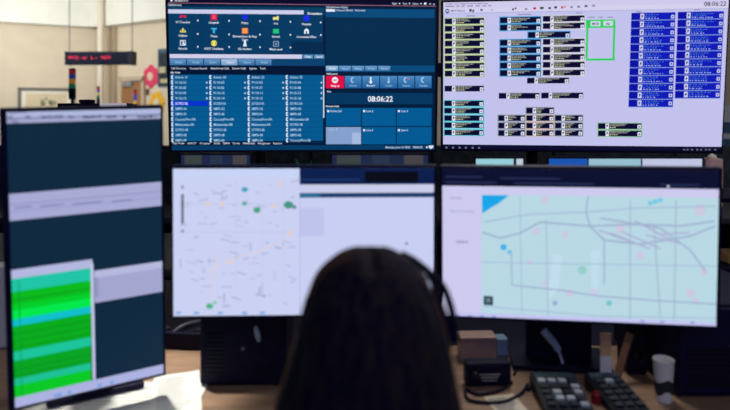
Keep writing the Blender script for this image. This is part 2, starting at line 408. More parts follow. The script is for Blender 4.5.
# monitor of the neighbouring console behind the portrait monitor
nd = 2.6
a, c = at(57, 102.3, nd), at(129, 102.3, nd)
nm = thing('monitor', 'mostly hidden neighbouring monitor rising just above the portrait monitor, small black camera on top', 'monitor', ((a.x+c.x)/2, nd, 0))
W = c.x-a.x
obj('casing', bx(-W/2, W/2, 0, .05, a.z-.36, a.z-.004, bev=.006), BEZEL, nm)
obj('glowing_silver_bar', bx(-W/2+.19, W/2-.01, -.012, .0, a.z-.022, a.z-.004, bev=.002), mat('pale_bar_glow', (178, 176, 186), .4, noise=.03, emit=.75), nm)  # silver bar, no lamp: emission replaces the room light it lacks
obj('rear_cover', bx(-W*.3, W*.3, .05, .075, a.z-.3, a.z-.08, bev=.01), BLACK, nm)
b = bmesh.new(); lathe(b, [(.03, .735), (.03, a.z-.3)], 14, Matrix.Translation((0, .09, 0))); obj('stand', b, BLACK, nm)
obj('foot', bx(-.12, .12, -.04, .18, .72, .737, bev=.004), BLACK, nm)
wb = bx(-.028, .028, -.01, .03, a.z-.004, a.z+.012, bev=.005)
obj('webcam', wb, BLACK, nm, loc=(at(86, 100, nd).x-(a.x+c.x)/2, 0, 0))
nk = thing('console_desk', 'neighbouring console desk behind the portrait monitor', 'desk', (-1.2, 2.75, 0))
obj('worktop', bx(-.75, .52, -.3, .42, .685, .72, bev=.008), mat('far_top', (52, 52, 60), .6), nk)
for x in (-.68, .46): obj('leg', bx(x-.03, x+.03, -.25, .38, 0, .685, bev=.006), STEEL, nk)

# ================================================================ OUR DESK
dk = thing('console_desk', 'wood-topped console desk carrying the monitors in the foreground', 'desk', (0, 1.55, 0))
obj('worktop', bx(-1.15, 1.55, -.55, .095, DESK-.032, DESK, bev=.004), WOOD, dk)
obj('rear_ledge', bx(-1.15, 1.55, .098, .72, DESK-.032, DESK, bev=.004), BLACK, dk)
for x in (-1.05, 0.62, 1.45): obj('leg', bx(x-.025, x+.025, -.45, .66, 0, DESK-.032, bev=.006), STEEL, dk)
obj('modesty_panel', bx(-1.02, 1.42, .62, .65, .2, DESK-.032), BLACK, dk)

# ================================================================ UPPER LEFT MONITOR
WHT = (232, 238, 250); TXC = (205, 222, 240)
kU = 1.95/1.75
ul = Canvas(-0.1779, 1.47317, 0.04486, 0.09386, 0.00052, 0.77226, 0.43541, 1.75, kU)
ul.full((2, 28, 58))
ul.rect(164, -4, 436, 2.6, (6, 6, 40), 1)
ul.poly([ul.P(167, 2.4), ul.P(436, 5.9), ul.P(436, 6.6), ul.P(167, 3.1)][::-1], (150, 96, 116), 2)
ul.disc(171.5, 0.4, 1.2, WHT, 3)
ul.text(175, 1.5, 'MOTOROLA 911 12', 1.9, WHT, 13)
for x, w, s in ((392, 5, 'Agent'), (402.5, 4.5, 'Tools'), (412.5, 6, 'Options')): ul.text(x, 4.4+(x-392)*.012, s, 2.0, (200, 205, 225), w)
for x in (399.5, 409.5, 421): ul.disc(x, 3.6, .7, WHT, 3)
ul.rect(424, 2.6, 426.4, 4.6, WHT, 3); ul.rect(429, 3.6, 431, 4.2, WHT, 3); ul.text(433, 4.9, 'x', 2.0, WHT)
# left: category grid
ul.text(168.2, 5.8, 'Call Directory', 1.9, TXC, 13.5)
ul.rect(168, 6.3, 324.5, 15, (6, 62, 98), 1)
ul.rect(167.9, 9.3, 303.7, 13.4, (203, 206, 236), 2)
ul.text(307.5, 14.6, '52 members', 2.3, WHT, 14.5, bold=.03)
ul.rect(168.2, 13.6, 323, 53, (4, 58, 98), 1)
ul.rect(291.5, 41.6, 323, 53, (3, 42, 78), 2)
for y in (26.6, 40): ul.rect(168.5, y, 323, y+.5, (4, 50, 92), 2)
for x in (200.5, 231.5, 262, 292.5): ul.rect(x, 14.6, x+.5, 53, (4, 52, 96), 2)
LABS = [['911 Transfers', 'Hospitals', 'Police', 'Fire', 'Hospitals'], ['Utilities', 'Taxis', 'Detentions & Any', 'Schools', 'Correctional Offices'], ['Records', 'CIOT Headsets', "DJ's Numbers", 'Most used']]
LW = [[14, 10, 6.5, 4, 9], [8.5, 7, 24, 8, 19.5], [8.5, 19, 13.5, 12.5]]
XS = [183, 214, 245, 276, 306.5]; AX = [198, 229.3, 260.2, 290.6, 321]; YS = [[16.8, 17.2, 17.6, 18.2, 18.8], [30.3, 30.8, 31.0, 31.2, 31.5], [43.2, 43.4, 43.6, 43.9]]
for r in range(3):
    for c, s in enumerate(LABS[r]):
        x, y = XS[c], YS[r][c]
        ul.text(x-LW[r][c]/2, y+6.3, s, 2.1, WHT, LW[r][c], bold=.015)
        ul.shape(AX[c], y+3.6, [(-.7, -1.2), (.9, 0), (-.7, 1.2)], WHT, 3)
ul.text(242, 40.6, 'Center', 1.9, WHT, 6.2)
q = [(-3.2, -1.2), (3.2, -1.2), (3.2, 1.4), (-3.2, 1.4)]
ul.shape(183, 16.7, [(-3.2, -.6), (-2.4, -1.5), (2.4, -1.5), (3.2, -.6), (3.2, 1.2), (1.6, 1.2), (1.2, .2), (-1.2, .2), (-1.6, 1.2), (-3.2, 1.2)], (206, 36, 82), 3)
sq = [(-3, -2.8), (3, -2.8), (3, 2.8), (-3, 2.8)]
ul.shape(214, 17.2, sq, (232, 18, 62), 3); ul.frame(212.6, 15.8, 215.4, 18.6, .5, (250, 120, 150), 4)
ul.shape(245, 17.6, [(-2.6, -2.6), (2.6, -2.6), (2.6, 1), (0, 3), (-2.6, 1)], (26, 40, 232), 3)
ul.shape(276, 18.2, [(-3, -1.2), (0.5, -1.2), (1.2, -2.2), (2.8, -2.2), (2.8, 1.5), (1.6, 2.2), (.6, 1.4), (-1.2, 1.4), (-2, 2.2), (-3, 1.5)], (232, 222, 130), 3)
ul.shape(306.5, 18.4, [(-2.8, -2.6), (0, -3.2), (2.8, -2.6), (3.1, 2), (0, 3), (-3.1, 2)], (30, 44, 230), 3)
ul.shape(183, 30.2, [(-3.2, 2.2), (-2.4, 0), (-1, -.4), (0, -3), (1, -.4), (2.4, 0), (3.2, 2.2)], (234, 220, 110), 3)
ul.disc(182, 31, .7, (120, 110, 40), 4); ul.disc(184, 31, .7, (120, 110, 40), 4)
ul.shape(214, 30.5, [(-3, -2.6), (3, -2.6), (3, -1.2), (1.1, -.8), (1.1, 2.6), (-1.1, 2.6), (-1.1, -.8), (-3, -1.2)], (60, 170, 226), 3)
ul.shape(245, 30.8, sq, (246, 126, 34), 3); ul.frame(243.4, 28.9, 246.4, 32.7, .6, (255, 190, 130), 4)
ul.shape(276, 31.2, [(-3, -2.3), (3, -2.3), (3, 2.3), (-3, 2.3)], (36, 190, 120), 3)
ul.shape(306.5, 31.2, [(-2.4, 2.6), (-2.4, -1), (-1.2, -2), (0, -3), (1.2, -2), (2.4, -1), (2.4, 2.6)], WHT, 3); ul.rect(305.7, 31, 307.2, 34, (60, 90, 120), 4)
ul.shape(183, 43, [(-2.9, -3), (2.9, -3), (2.9, 2.6), (-2.9, 2.6)], (205, 220, 235), 3); ul.rect(181, 41.2, 182.6, 45, (50, 80, 120), 4); ul.rect(184, 40.6, 185.2, 43, (50, 80, 120), 4)
ul.disc(214, 43.2, 3, (232, 222, 90), 3); ul.rect(211.5, 42.7, 216.5, 43.7, (20, 60, 90), 4); ul.disc(214, 43.2, 1.1, (240, 235, 150), 5)
ul.disc(245, 41.6, 1.2, WHT, 3); ul.shape(245, 44.2, [(-1, -1.6), (1, -1.6), (1.8, 2.2), (-1.8, 2.2)], WHT, 3)
ul.frame(273.2, 41.2, 278.8, 46.6, .6, (150, 180, 200), 3); ul.rect(275, 43, 277, 44.8, (120, 160, 190), 4)
# second search bar and toolbar
ul.rect(169, 53.6, 325, 65.3, (8, 66, 110), 1)
ul.rect(169.8, 54, 302.2, 58.2, (205, 206, 234), 2)
ul.rect(303.3, 54.6, 313, 58.4, (96, 146, 190), 2); ul.rect(314, 54.6, 324, 58.4, (96, 146, 190), 2)
ul.text(305, 57.6, 'Clear', 1.9, WHT, 6.5); ul.text(316, 57.6, 'Search', 1.9, WHT, 6.5)
for i, s in enumerate(['Edit', 'Hide', 'Delete', 'Import', 'Save', 'Print']):
    x0 = 170+i*17.1
    a_, b_ = ((168, 196, 226), (120, 160, 200)) if i == 3 else ((98, 150, 196), (58, 110, 160))
    ul.grad(x0, 59.2, x0+16, 65.2, a_, b_, 2); ul.text(x0+5.5, 63.3, s, 1.9, WHT if i == 3 else (150, 190, 222), 7)
ul.rect(169.5, 65.6, 325, 74.4, (2, 20, 50), 2)
for x, w, s in ((171.3, 15, 'Call Directory'), (190, 17, 'Contact Search'), (210.3, 19, 'Abandoned Calls'), (232.4, 13.4, 'Recent Calls'), (249.2, 7.4, 'Agents'), (260, 5.6, 'Tools')):
    ul.text(x, 69.3, s, 2.1, WHT, w, bold=.0)
ul.text(170.9, 73.3, 'My View', 1.7, WHT, 9.6)
# contact list
ul.rect(170.6, 74.6, 323, 141, (2, 89, 143), 2)
NAMES = [['Admin 10', 'Admin 20', 'Admin 23', 'Admin 30'], ['9110-01', '9110-02', '9110-03', '9110-04'], ['9110-05', '9110-06', '9110-07', '9110-08'], ['9110-09', '9110-10', '9110-11', '9110-12'], ['9110-13', '9110-14', '9110-15', '9110-16'],
    ['SOTRO-0A', 'SOTRO-0A', 'SOTRO-0A', 'SOTRO-0A'], ['SMPD-01', 'SMPD-02', 'SMPD-03', 'SMPD-04'], ['SMPD-05', 'SMPD-06', 'SMPD-0A', 'SMPD-0B'], ['CountyFire-0A', 'CountyFire-0A', 'CountyFire-0A', 'Mishawaka-0A'], ['Mishawaka-0A', 'Mishawaka-0B', 'Mishawaka-0A', 'SOTRO-08'],
    ['SOTRO-0B', 'SOTRO-0B', 'SOTRO-0B', 'SMPD-0B'], ['SMPD-08', 'SMPD-0B', 'SMPD-0B', 'SMPD-0B'], ['SMPD-09', 'SMPD-0A', 'SMPD-0A', 'CountyFire-0B']]
for r in range(13):
    y = 77.1+r*5.26
    ul.rect(170.6, y+2.4, 323, y+2.9, (0, 74, 130), 3)
    for c in range(4):
        x = 172.2+c*38.2+r*.03
        if r == 5 and c == 0: ul.rect(170.8, y-2.5, 209.4, y+2.4, (4, 50, 205), 3)
        ul.shape(x, y, [(1.0, -2), (-.5, -2), (-1, -1), (-1, 1), (-.5, 2), (1.0, 2), (1.0, .9), (.1, .7), (.1, -.7), (1.0, -.9)], (225, 240, 252), 4)
        s = NAMES[r][c]; ul.text(x+3.0, y+1.3, s, 2.5, (170, 208, 236) if not (r == 5 and c == 0) else WHT, len(s)*1.58, bold=.01)
        if 1 <= r <= 4: ul.disc(x+34.6, y+.2, .95, (170, 206, 232), 4); 
for c in range(1, 4): ul.rect(208.2+(c-1)*38.3, 74.8, 208.7+(c-1)*38.3, 141, (0, 78, 136), 3)
ul.rect(323.2, 75.4, 324.2, 118, (225, 232, 245), 3)
ul.rect(170, 141, 325, 145.4, (2, 22, 54), 3)
for x, w, s in ((173.4, 11, 'My View'), (187.5, 9, 'Al ACCT'), (199.7, 10.3, 'Al status'), (214, 6, 'SOS'), (223, 6.5, 'SBN'), (232.7, 7, 'Carte'), (243, 12, 'Mishawaka'), (258, 12, 'Roughton'), (273.5, 8.5, 'Inactive')):
    ul.text(x, 144.2, s, 2.0, WHT, w, bold=.0)
ul.rect(170, 145.4, 436, 151, (4, 58, 100), 2)
# right half
ul.text(326, 7.9, 'Call Information Display', 1.7, TXC, 22)
ul.rect(325.6, 8.6, 434.6, 17.2, (6, 74, 122), 2)
ul.rect(326, 9.0, 335, 11.7, (225, 232, 244), 3)
for x, w, s in ((336.8, 7.5, 'Manual'), (346, 6.8, 'Detail'), (355, 10.5, 'Summary')): ul.text(x, 11.2, s, 2.0, WHT, w, bold=.0)
ul.rect(325.6, 17.2, 434.6, 65.2, (2, 44, 78), 2)
ul.rect(325.6, 65.2, 434.6, 71.8, (6, 74, 122), 2)
for i in range(5):
    x0 = 326+i*13.05; a_, b_ = ((160, 192, 224), (120, 164, 206)) if i == 0 else ((104, 154, 200), (66, 120, 172))
    ul.grad(x0, 65.9, x0+12, 70.8, a_, b_, 3); ul.text(x0+2.8, 69.4, ['Note', 'Queue', 'Map', 'Print', 'Send'][i], 1.7, WHT if i == 0 else (160, 196, 226), 7)
ul.text(326.3, 74.6, 'CallControl', 1.6, WHT, 11)
cxs = [326, 344.9, 362.3, 380.1, 398, 415.2, 432.4]
for i in range(6):
    x0, x1 = cxs[i], cxs[i+1]-.9
    if i == 0:
        ul.rect(x0, 75.9, x1, 88.2, (226, 14, 72), 3); ul.disc(x0+9, 80.1, 3.1, WHT, 4); ul.rect(x0+7.2, 79.5, x0+10.8, 80.7, (226, 14, 72), 5); ul.text(x0+5, 86.6, 'Hang up', 1.8, WHT, 8.4)
    else:
        ul.grad(x0, 75.9, x1, 88.2, (72, 136, 192), (36, 98, 158), 3, 7)
        xm = (x0+x1)/2; g = WHT if i == 2 else (150, 190, 222)
        if i in (1, 4, 5): ul.shape(xm-1, 80, [(1.4, -3), (-.8, -2.6), (-1.6, -1), (-1.6, 1), (-.8, 2.6), (1.4, 3), (1.4, 1.6), (0, 1), (0, -1), (1.4, -1.6)], g, 4)
        else:
            ul.rect(xm-.7, 77, xm+.7, 82, g, 4); ul.shape(xm, 82.6, [(-2, -1.2), (2, -1.2), (0, 1.4)], g, 4)
        if i == 4: ul.disc(xm+2.4, 78.6, .9, (220, 90, 120), 4)
        ul.text(xm-4, 86.4, ['', 'Answer', 'Record', 'Transfer', 'Conference', 'Redial'][i], 1.7, g, 8)
ul.text(326.8, 92.2, 'Time', 1.6, WHT, 4.4)
ul.rect(325.8, 92.8, 432.6, 104.2, (3, 54, 94), 3)
ul.text(367.8, 101.5, '08:06:22', 5.4, (240, 246, 255), 25, bold=.015)
ul.text(326, 107.0, 'Parked Calls', 1.6, WHT, 13)
px_ = [326, 361.9, 396.7, 432.4]
for r, (y0, y1) in enumerate(((107.9, 126), (127, 144.2))):
    for c in range(3):
        x0, x1 = px_[c], px_[c+1]-.9
        if r == 1 and c == 0:
            ul.rect(x0, y0, x1, y1, (132, 160, 204), 3); ul.rect(352, 132.6, x1, 144.2, (164, 186, 222), 4); ul.text(328.5, 130.2, 'Line 4', 1.9, (180, 196, 225), 9)
        else:
            ul.rect(x0, y0, x1, y1, (2, 90, 148), 3); ul.rect(x0, y0+6, x1, y0+6.4, (2, 84, 146), 4)
            ul.rect(x0+1.2, y0+2.2, x0+3.2, y0+4.2, WHT, 4); ul.text(x0+4.6, y0+4.1, 'Parked Call' if (r, c) == (0, 0) else 'Line %d' % (r*3+c+1), 1.9, (190, 214, 240), 11 if (r, c) == (0, 0) else 6.6)
ul.text(385.5, 148.2, 'Monday June 16 2025   08:06:22', 2.0, (190, 210, 235), 37)
ul.disc(426.8, 147.2, .9, WHT, 3); ul.shape(431, 147.2, [(-2.4, -1.8), (2.4, -1.8), (2.4, .4), (0, 1.8), (-2.4, .4)], (210, 225, 240), 3)
mUL = monitor(ul, 'upper left monitor with the dark blue phone console screen and clock', .0095, .0085, .008, .0065)

# ================================================================ UPPER RIGHT MONITOR
ur = Canvas(0.62778, 1.47421, -0.1216, 0.09981, 0.00157, 0.79238, 0.43752, 1.75, kU)
LAV = (194, 194, 236)
ur.full(LAV)
ur.rect(443.2, 2.2, 732, 8.6, (208, 203, 236), 1); ur.rect(443.2, 8.6, 732, 13.2, (212, 208, 238), 1)
ur.rect(443.2, 13.2, 732, 13.6, (150, 150, 200), 2)
ur.text(446, 4.8, 'Console - zone 1 dispatch view, all channels open', 1.7, (120, 110, 150), 42)
for x, w in ((445.5, 9), (456.5, 3), (461.5, 3.2), (467, 6), (475.5, 4.5), (482.5, 3.5), (488.3, 3)): ur.rect(x, 6.0-(x-445)*.018, x+w, 7.0-(x-445)*.018, (130, 122, 158), 2)
ur.disc(447.3, 11, 2.2, (20, 54, 120), 2); ur.text(446.1, 12.0, 'M', 2.2, (210, 215, 240), 2.4)
ur.text(451, 11.9, 'MOTOROLA', 2.1, (70, 92, 150), 14)
for x, y, w, h, c in ((470.5, 10.4, 2.2, 2.6, (40, 40, 60)), (473.2, 10.9, 1.6, 2.6, (14, 20, 40)), (481.5, 10.0, 2, 2, (60, 60, 90)), (492, 10, 1, 1.6, (120, 110, 150)), (513, 9.4, 1.6, 2.2, (40, 30, 60)), (515.6, 8.4, 1.8, 1.6, (120, 50, 80)), (526, 9.2, 2.4, 1.6, (110, 110, 140)), (534.6, 8.4, 2.8, 2.2, (190, 30, 60)), (541.8, 8.1, 3.6, 2.4, (60, 80, 50)), (549.6, 8.2, 2.4, 2.2, (60, 60, 90)), (555.6, 7.4, 2.6, 2.2, (40, 40, 80)), (562, 7.4, 2.2, 2.2, (190, 60, 90)), (564.8, 7.0, 1.8, 2, (220, 120, 140)), (571.5, 7.2, 2.4, 2, (120, 120, 160)), (578.6, 6.8, 2.8, 2, (110, 120, 160)), (586, 6.2, 2.8, 1.8, (60, 60, 100)), (593.5, 5.8, 3.4, 2.2, (150, 150, 185))):
    ur.rect(x-w/2, y-h/2, x+w/2, y+h/2, c, 3)
for x, y, w in ((466, 15.6, 9), (517.5, 14.2, 14), (576, 12.6, 6), (636, 11.4, 5), (694, 9.4, 6)): ur.rect(x, y, x+w, y+.8, (130, 130, 165), 3)
ur.text(703.8, 6.1, '08:06:22', 4.4, (56, 54, 88), 22.2, bold=.012)
NAVY = (8, 8, 48)
rs = random.Random(3)
def module(x0, x1, y, h=5.7, frame=None, text=(205, 205, 150)):
    sl = -0.0022*(y-100)*0
    if frame: ur.rect(x0-.8, y-h/2-.8, x1+.8, y+h/2+.8, frame, 2)
    ur.rect(x0, y-h/2, x1, y+h/2, NAVY, 3)
    w = x1-x0; xi = x0+min(9.2, w*.30)
    ur.rect(xi-1.7, y-h/2+.3, xi+1.7, y+h/2-.1, (226, 228, 246), 4); ur.shape(xi, y, [(-.7, -1.2), (.9, -1.2), (.9, 0), (-.1, .3), (-.1, 1.4), (-.8, 1.4)], (20, 20, 60), 5)
    xa = xi+2.4; xe = x1-4.6
    for j, (dy, c) in enumerate(((-2.0, (170, 170, 160)), (-.55, (170, 172, 160)), (1.3, text))):
        L = (xe-xa)*rs.uniform(.4, .8)
        if j == 2: L *= .5
        xx = xa
        while xx < xa+L:
            ww = rs.uniform(.7, 2.2); ur.rect(xx, y+dy-.42, min(xx+ww, xa+L), y+dy+.50, c, 4); xx += ww+rs.uniform(.4, .9)
    ur.rect(x1-3.9, y-h/2+1.6, x1-.5, y+h/2-.3, (222, 224, 244), 4); ur.rect(x1-2.8, y-h/2+2.9, x1-1.6, y+h/2-1.3, (20, 20, 60), 5)
LIME = (196, 214, 158); SKY = (66, 158, 218); PALE = (216, 216, 226); CYN = (96, 206, 222); TAN = (206, 184, 170); GRY = (150, 160, 176)
for y in (21.4, 28.8, 36.2, 43.6, 51, 58.5, 66, 73.6): module(444.8, 484, y, frame=LIME)
module(444.6, 483.8, 88.6)
for y in (103.3, 110.6, 118, 125.1, 132.4): module(444.4, 483.4, y, h=5.4, frame=CYN)
for y in (20.3, 27.7, 42.8, 50.3, 58, 65.6, 73.1): module(500, 540.4, y, frame=SKY)
for y in (18.9, 26.1, 41.9, 49.7, 57.3, 64.8, 72.7): module(542.8, 584.4, y, frame=PALE)
module(528, 569.6, 35, frame=SKY); module(527, 568.8, 80.6)
module(498.8, 539.4, 95.8); module(541.2, 583, 95.5)
module(526.2, 553.6, 110.5, frame=GRY)
for i, y in enumerate((118, 125.5, 132.9)):
    module(498.3, 524.8, y, h=5.5, frame=GRY); module(526.3, 553.4, y, h=5.5, frame=TAN); module(555, 582.4, y, h=5.5, frame=GRY)
module(598, 641.3, 126, frame=(150, 200, 160)); module(598, 641.3, 133.3, frame=(150, 200, 160))
G = (36, 208, 84)
ur.rect(586, 19.9, 615, 28, G, 3); ur.frame(586, 19.9, 614.9, 60.6, 2.0, G, 3)
ur.rect(590.4, 21.2, 600.4, 26.3, (205, 215, 232), 4); ur.rect(603.2, 20.9, 613, 26, (205, 215, 232), 4)
ur.text(592, 24.9, 'MUTE', 2.0, (30, 70, 50), 6.6, layer=5, bold=.04); ur.text(606, 24.7, 'ALL', 2.0, (30, 70, 50), 4, layer=5, bold=.04)
for x, w in ((588, 7), (598, 5), (607, 6)): ur.rect(x, 16.9, x+w, 17.7, (130, 130, 160), 3)
def bluebox(x0, x1, y):
    h = 7.2
    ur.rect(x0, y-h/2, x1, y+h/2, (16, 26, 184), 3); ur.rect(x0, y+h/2-.1, x1, y+h/2+.5, (110, 150, 214), 3)
    ur.rect(x0, y-h/2, x0+9.2, y+h/2-.4, (12, 16, 164), 4); ur.rect(x0+9.0, y-2.8, x0+12.8, y+2.7, (208, 210, 240), 5)
    ur.shape(x0+10.9, y, [(-.8, -1.3), (.9, -1.3), (.9, .1), (0, .4), (0, 1.5), (-.8, 1.5)], (30, 40, 120), 6)
    for dy, m in ((-1.9, 1), (0.0, .8), (1.9, .9)):
        xx = x0+14; xe = x0+14+(x1-x0-20)*rs.uniform(.5, .95)*m
        while xx < xe:
            ww = rs.uniform(.6, 2.2); ur.rect(xx, y+dy-.42, xx+ww, y+dy+.42, (74, 124, 206) if dy < 1 else (170, 190, 246), 4); xx += ww+rs.uniform(.7, 1.8)
    ur.rect(x1-4.3, y-1.6, x1-1, y+1.9, (200, 206, 240), 4); ur.rect(x1-3.3, y-.7, x1-2, y+.9, (20, 24, 160), 5)
for i in range(12): y = 16.5+i*7.88; bluebox(631.2-(y-16)*.032, 675.2-(y-16)*.028, y)
for i in range(11): y = 15.5+i*7.90; bluebox(677.6-(y-16)*.036, 723.6-(y-16)*.045, y)
ur.rect(442.6, 144.3, 733, 153, (10, 12, 44), 3)
for x in (446.4, 453, 459.6, 465.8, 472.6, 479): ur.rect(x-.9, 146.7+(x-446)*.008, x+.9, 148.3+(x-446)*.008, (120, 124, 150), 4)
for x in (684, 687.5, 692, 697, 701, 706, 709.5, 715): ur.rect(x-.9, 148.9, x+.9, 150.3, (110, 114, 140), 4)
mUR = monitor(ur, 'upper right monitor with the pale radio console screen of dark and blue channel boxes', .0085, .005, .008, .0085)

# ================================================================ LOWER LEFT MONITOR
kL = 1.30/1.12
ll = Canvas(-0.11327, 1.13042, 0.03086, 0.01262, 0.00081, 0.48465, 0.27397, 1.12, kL)
ll.full((200, 207, 242))
ll.rect(172, 166, 299.6, 318, (202, 209, 242), 1); ll.rect(172, 166, 299.6, 177, (200, 212, 246), 2)
rs = random.Random(11)
for i in range(90):
    x = rs.uniform(178, 292); y = rs.uniform(182, 306); L = rs.uniform(3, 11); a = rs.choice([0, 0, PI/2, .3, -.25])
    c = rs.choice([(150, 156, 196), (166, 170, 204), (176, 174, 204), (150, 160, 198)])
    ll.line([(x, y), (x+L*math.cos(a), y+L*math.sin(a))], rs.uniform(.5, 1.1), c, 3)
for pts in ([(206, 273), (225, 262), (246, 255), (262, 250), (290, 238)], [(212, 300), (214, 272), (218, 252)]): ll.line(pts, 1.0, (226, 206, 216), 3)
for x0, x1, y in ((178, 296, 204), (178, 296, 232)): ll.line([(x0, y), (x1, y)], .6, (190, 194, 224), 3)
for x in (236, 262, 284): ll.line([(x, 180), (x, 306)], .5, (196, 198, 226), 3)
for x, y, r, c in ((244.8, 189.5, 3.2, (70, 160, 190)), (244.6, 203.5, 2.6, (90, 170, 160)), (257, 210, 3.6, (70, 165, 130)), (288.5, 204.8, 4.8, (70, 150, 130)), (294.5, 207, 2.2, (90, 130, 140)), (209.8, 306, 3.6, (80, 180, 130)), (215, 302.5, 2, (120, 200, 170))): ll.disc(x, y, r, c, 4, ry=r*.8)
for x, y in ((208, 204), (222, 204), (274, 206), (279, 184), (290, 233), (230, 262)): ll.disc(x, y, 2.4, (228, 204, 200), 4)
ll.rect(181.3, 194, 184, 224, (96, 116, 130), 4); ll.disc(182.6, 187, 1.6, (120, 140, 160), 4); ll.disc(182.6, 231, 1.6, (130, 140, 170), 4)
for x in (178, 196, 220, 244, 262): ll.rect(x-2, 311.5, x+3, 314, (120, 170, 226), 4)
ll.rect(299.6, 166, 436, 184.5, (10, 30, 76), 2); ll.rect(365, 171.5, 418, 182, (6, 8, 18), 3); ll.rect(302, 179, 360, 180.4, (30, 60, 110), 3)
ll.rect(299.6, 184.5, 436, 193, (202, 206, 236), 2); ll.rect(299.6, 193, 436, 197.6, (28, 60, 104), 2); ll.rect(300, 193.6, 320, 197, (40, 110, 150), 3)
ll.rect(300, 208, 324, 236, (190, 196, 236), 3); ll.disc(406.5, 243.5, 1.4, (110, 110, 150), 4)
ll.rect(299.6, 198, 300.2, 316, (170, 176, 220), 4)
mLL = monitor(ll, 'lower left landscape monitor with a pale street map, behind the woman', .005, .007, .007, .0065)

# ================================================================ LOWER RIGHT MONITOR
lr = Canvas(0.39409, 1.12306, -0.12924, 0.05715, -0.00394, 0.49447, 0.28509, 1.12, kL)
lr.full((205, 202, 238))
lr.rect(438, 164, 724, 185.6, (11, 16, 46), 1)
for x, y, w in ((446, 176, 36), (500, 177.5, 60), (446, 181.5, 50), (514, 182.5, 80), (660, 184, 40)): lr.rect(x, y, x+w, y+1.2, (44, 52, 92), 2)
lr.disc(668, 186.5, 1.4, (200, 200, 220), 3)
lr.rect(481.6, 194.4, 722, 330, (184, 216, 228), 2)
lr.poly([lr.P(482, 195), lr.P(509, 195.2), lr.P(499, 203), lr.P(492, 207), lr.P(482, 213.5)][::-1], (24, 166, 232), 3)
lr.disc(503.5, 247, 3.2, (60, 180, 235), 3); lr.disc(509, 252, 2, (90, 190, 235), 3)
for x, y in ((650, 203), (655, 201.5), (660, 200)): lr.disc(x, y, 2.4, (110, 200, 232), 3)
RC = (158, 176, 206); rs = random.Random(5)
for pts, w in (([(482, 232), (500, 238), (520, 233), (540, 222), (590, 226), (640, 224), (680, 226), (714, 221)], 1.6), ([(590, 226), (586, 212), (588, 196)], 1.4), ([(590, 226), (604, 240), (640, 244), (690, 236), (715, 226)], 1.6), ([(600, 218), (660, 228), (690, 250), (706, 272)], 1.5), ([(604, 240), (604, 284)], 1.2), ([(512, 285), (560, 290), (600, 296), (650, 300), (716, 304)], 1.4), ([(511, 250), (512, 285)], 1.2), ([(484, 222), (530, 214), (586, 212), (640, 208), (716, 206)], .9), ([(630, 200), (630, 320)], .9), ([(676, 200), (674, 320)], .9), ([(546, 220), (548, 316)], .8), ([(482, 262), (716, 266)], .7), ([(484, 306), (600, 316), (716, 318)], .8), ([(520, 196), (522, 314)], .6), ([(654, 226), (660, 316)], 1.0)):
    lr.line(pts, w, RC, 4)
for i in range(6): lr.line([(598+i*12, 228+rs.uniform(-8, 8)), (640+i*10, 240+rs.uniform(-10, 10))], 1.3, (172, 170, 210), 5)
for x, y, r in ((570, 293, 4), (536, 231, 4), (565, 234, 3.5), (594, 291, 4), (690, 293, 4.5), (700, 210, 6), (695, 301, 3.5), (545, 283, 3), (530, 262, 3), (640, 255, 4), (704, 272, 4), (545, 200, 4), (620, 228, 5)): lr.disc(x, y, r, (204, 200, 226), 3)
lr.disc(582, 270, 4.5, (150, 206, 204), 3); lr.disc(609, 303, 3, (120, 196, 204), 3); lr.disc(555, 303, 2.5, (150, 170, 210), 3)
lr.poly([lr.P(553, 254), lr.P(562, 256), lr.P(558, 290), lr.P(548, 300)][::-1], (194, 222, 236), 3); lr.poly([lr.P(590, 250), lr.P(600, 250), lr.P(598, 290), lr.P(592, 296)][::-1], (190, 222, 236), 3)
lr.rect(483.6, 295.6, 493, 304.8, (46, 70, 84), 5); lr.disc(488.3, 300, 2.4, (110, 130, 140), 6)
lr.text(456, 242.6, 'Layers', 3, (120, 120, 160), 12); lr.text(450, 212, 'Search results', 2.4, (170, 168, 204), 24); lr.rect(450, 197, 462, 199, (180, 178, 214), 3)
lr.rect(440, 311.2, 722, 321, (196, 196, 240), 5)
for x in (456, 468, 480, 492, 640, 660, 690): lr.rect(x, 314+(x-444)*.03, x+4, 316+(x-444)*.03, (130, 150, 220), 6)
mLR = monitor(lr, 'lower right landscape monitor with the pale teal area map', .006, .008, .007, .007)

# ================================================================ PORTRAIT MONITOR
kP = 1.25/1.08
pt = Canvas(-0.49376, 1.12066, 0.52196, 0.0665, -0.02385, 0.24732, 0.51197, 1.08, kP)
SL = (15, 41, 62)
pt.full(SL)
def prow(y0, y1, col, x0=2, x1=168, layer=1): pt.rect(max(x0, 6), y0, x1, y1, col, layer)
pt.rect(3, 105, 170, 117.6, (176, 184, 222), 1); pt.rect(3, 117.6, 170, 120, (140, 146, 186), 1); pt.rect(3, 120, 170, 123.6, (166, 170, 206), 1)
pt.text(8.5, 113.2, 'Call information', 1.8, (40, 44, 80), 18)
for x, w, s in ((7.5, 5, '1.41'), (25.5, 5.5, '164.A'), (41, 22, 'Date: 06 16 22:04'), (68, 6, 'Trans'), (83, 18, 'Dispatcher: SE'), (106, 10, 'Console'), (123, 3, 'B'), (137, 20, 'Call-back: SBN 14')): pt.text(x, 118, s, 2.5, (20, 24, 70), w, layer=3, bold=.04)
pt.text(9, 121.4, 'Incident', 1.6, (60, 60, 100), 9); pt.text(12.5, 123.4, 'Notes', 1.6, (60, 60, 100), 7)
pt.rect(3, 194.6, 170, 221.6, (168, 170, 212), 1); pt.rect(9, 204, 168, 205.6, (150, 152, 196), 2); pt.rect(9, 211, 168, 212.4, (156, 158, 204), 2)
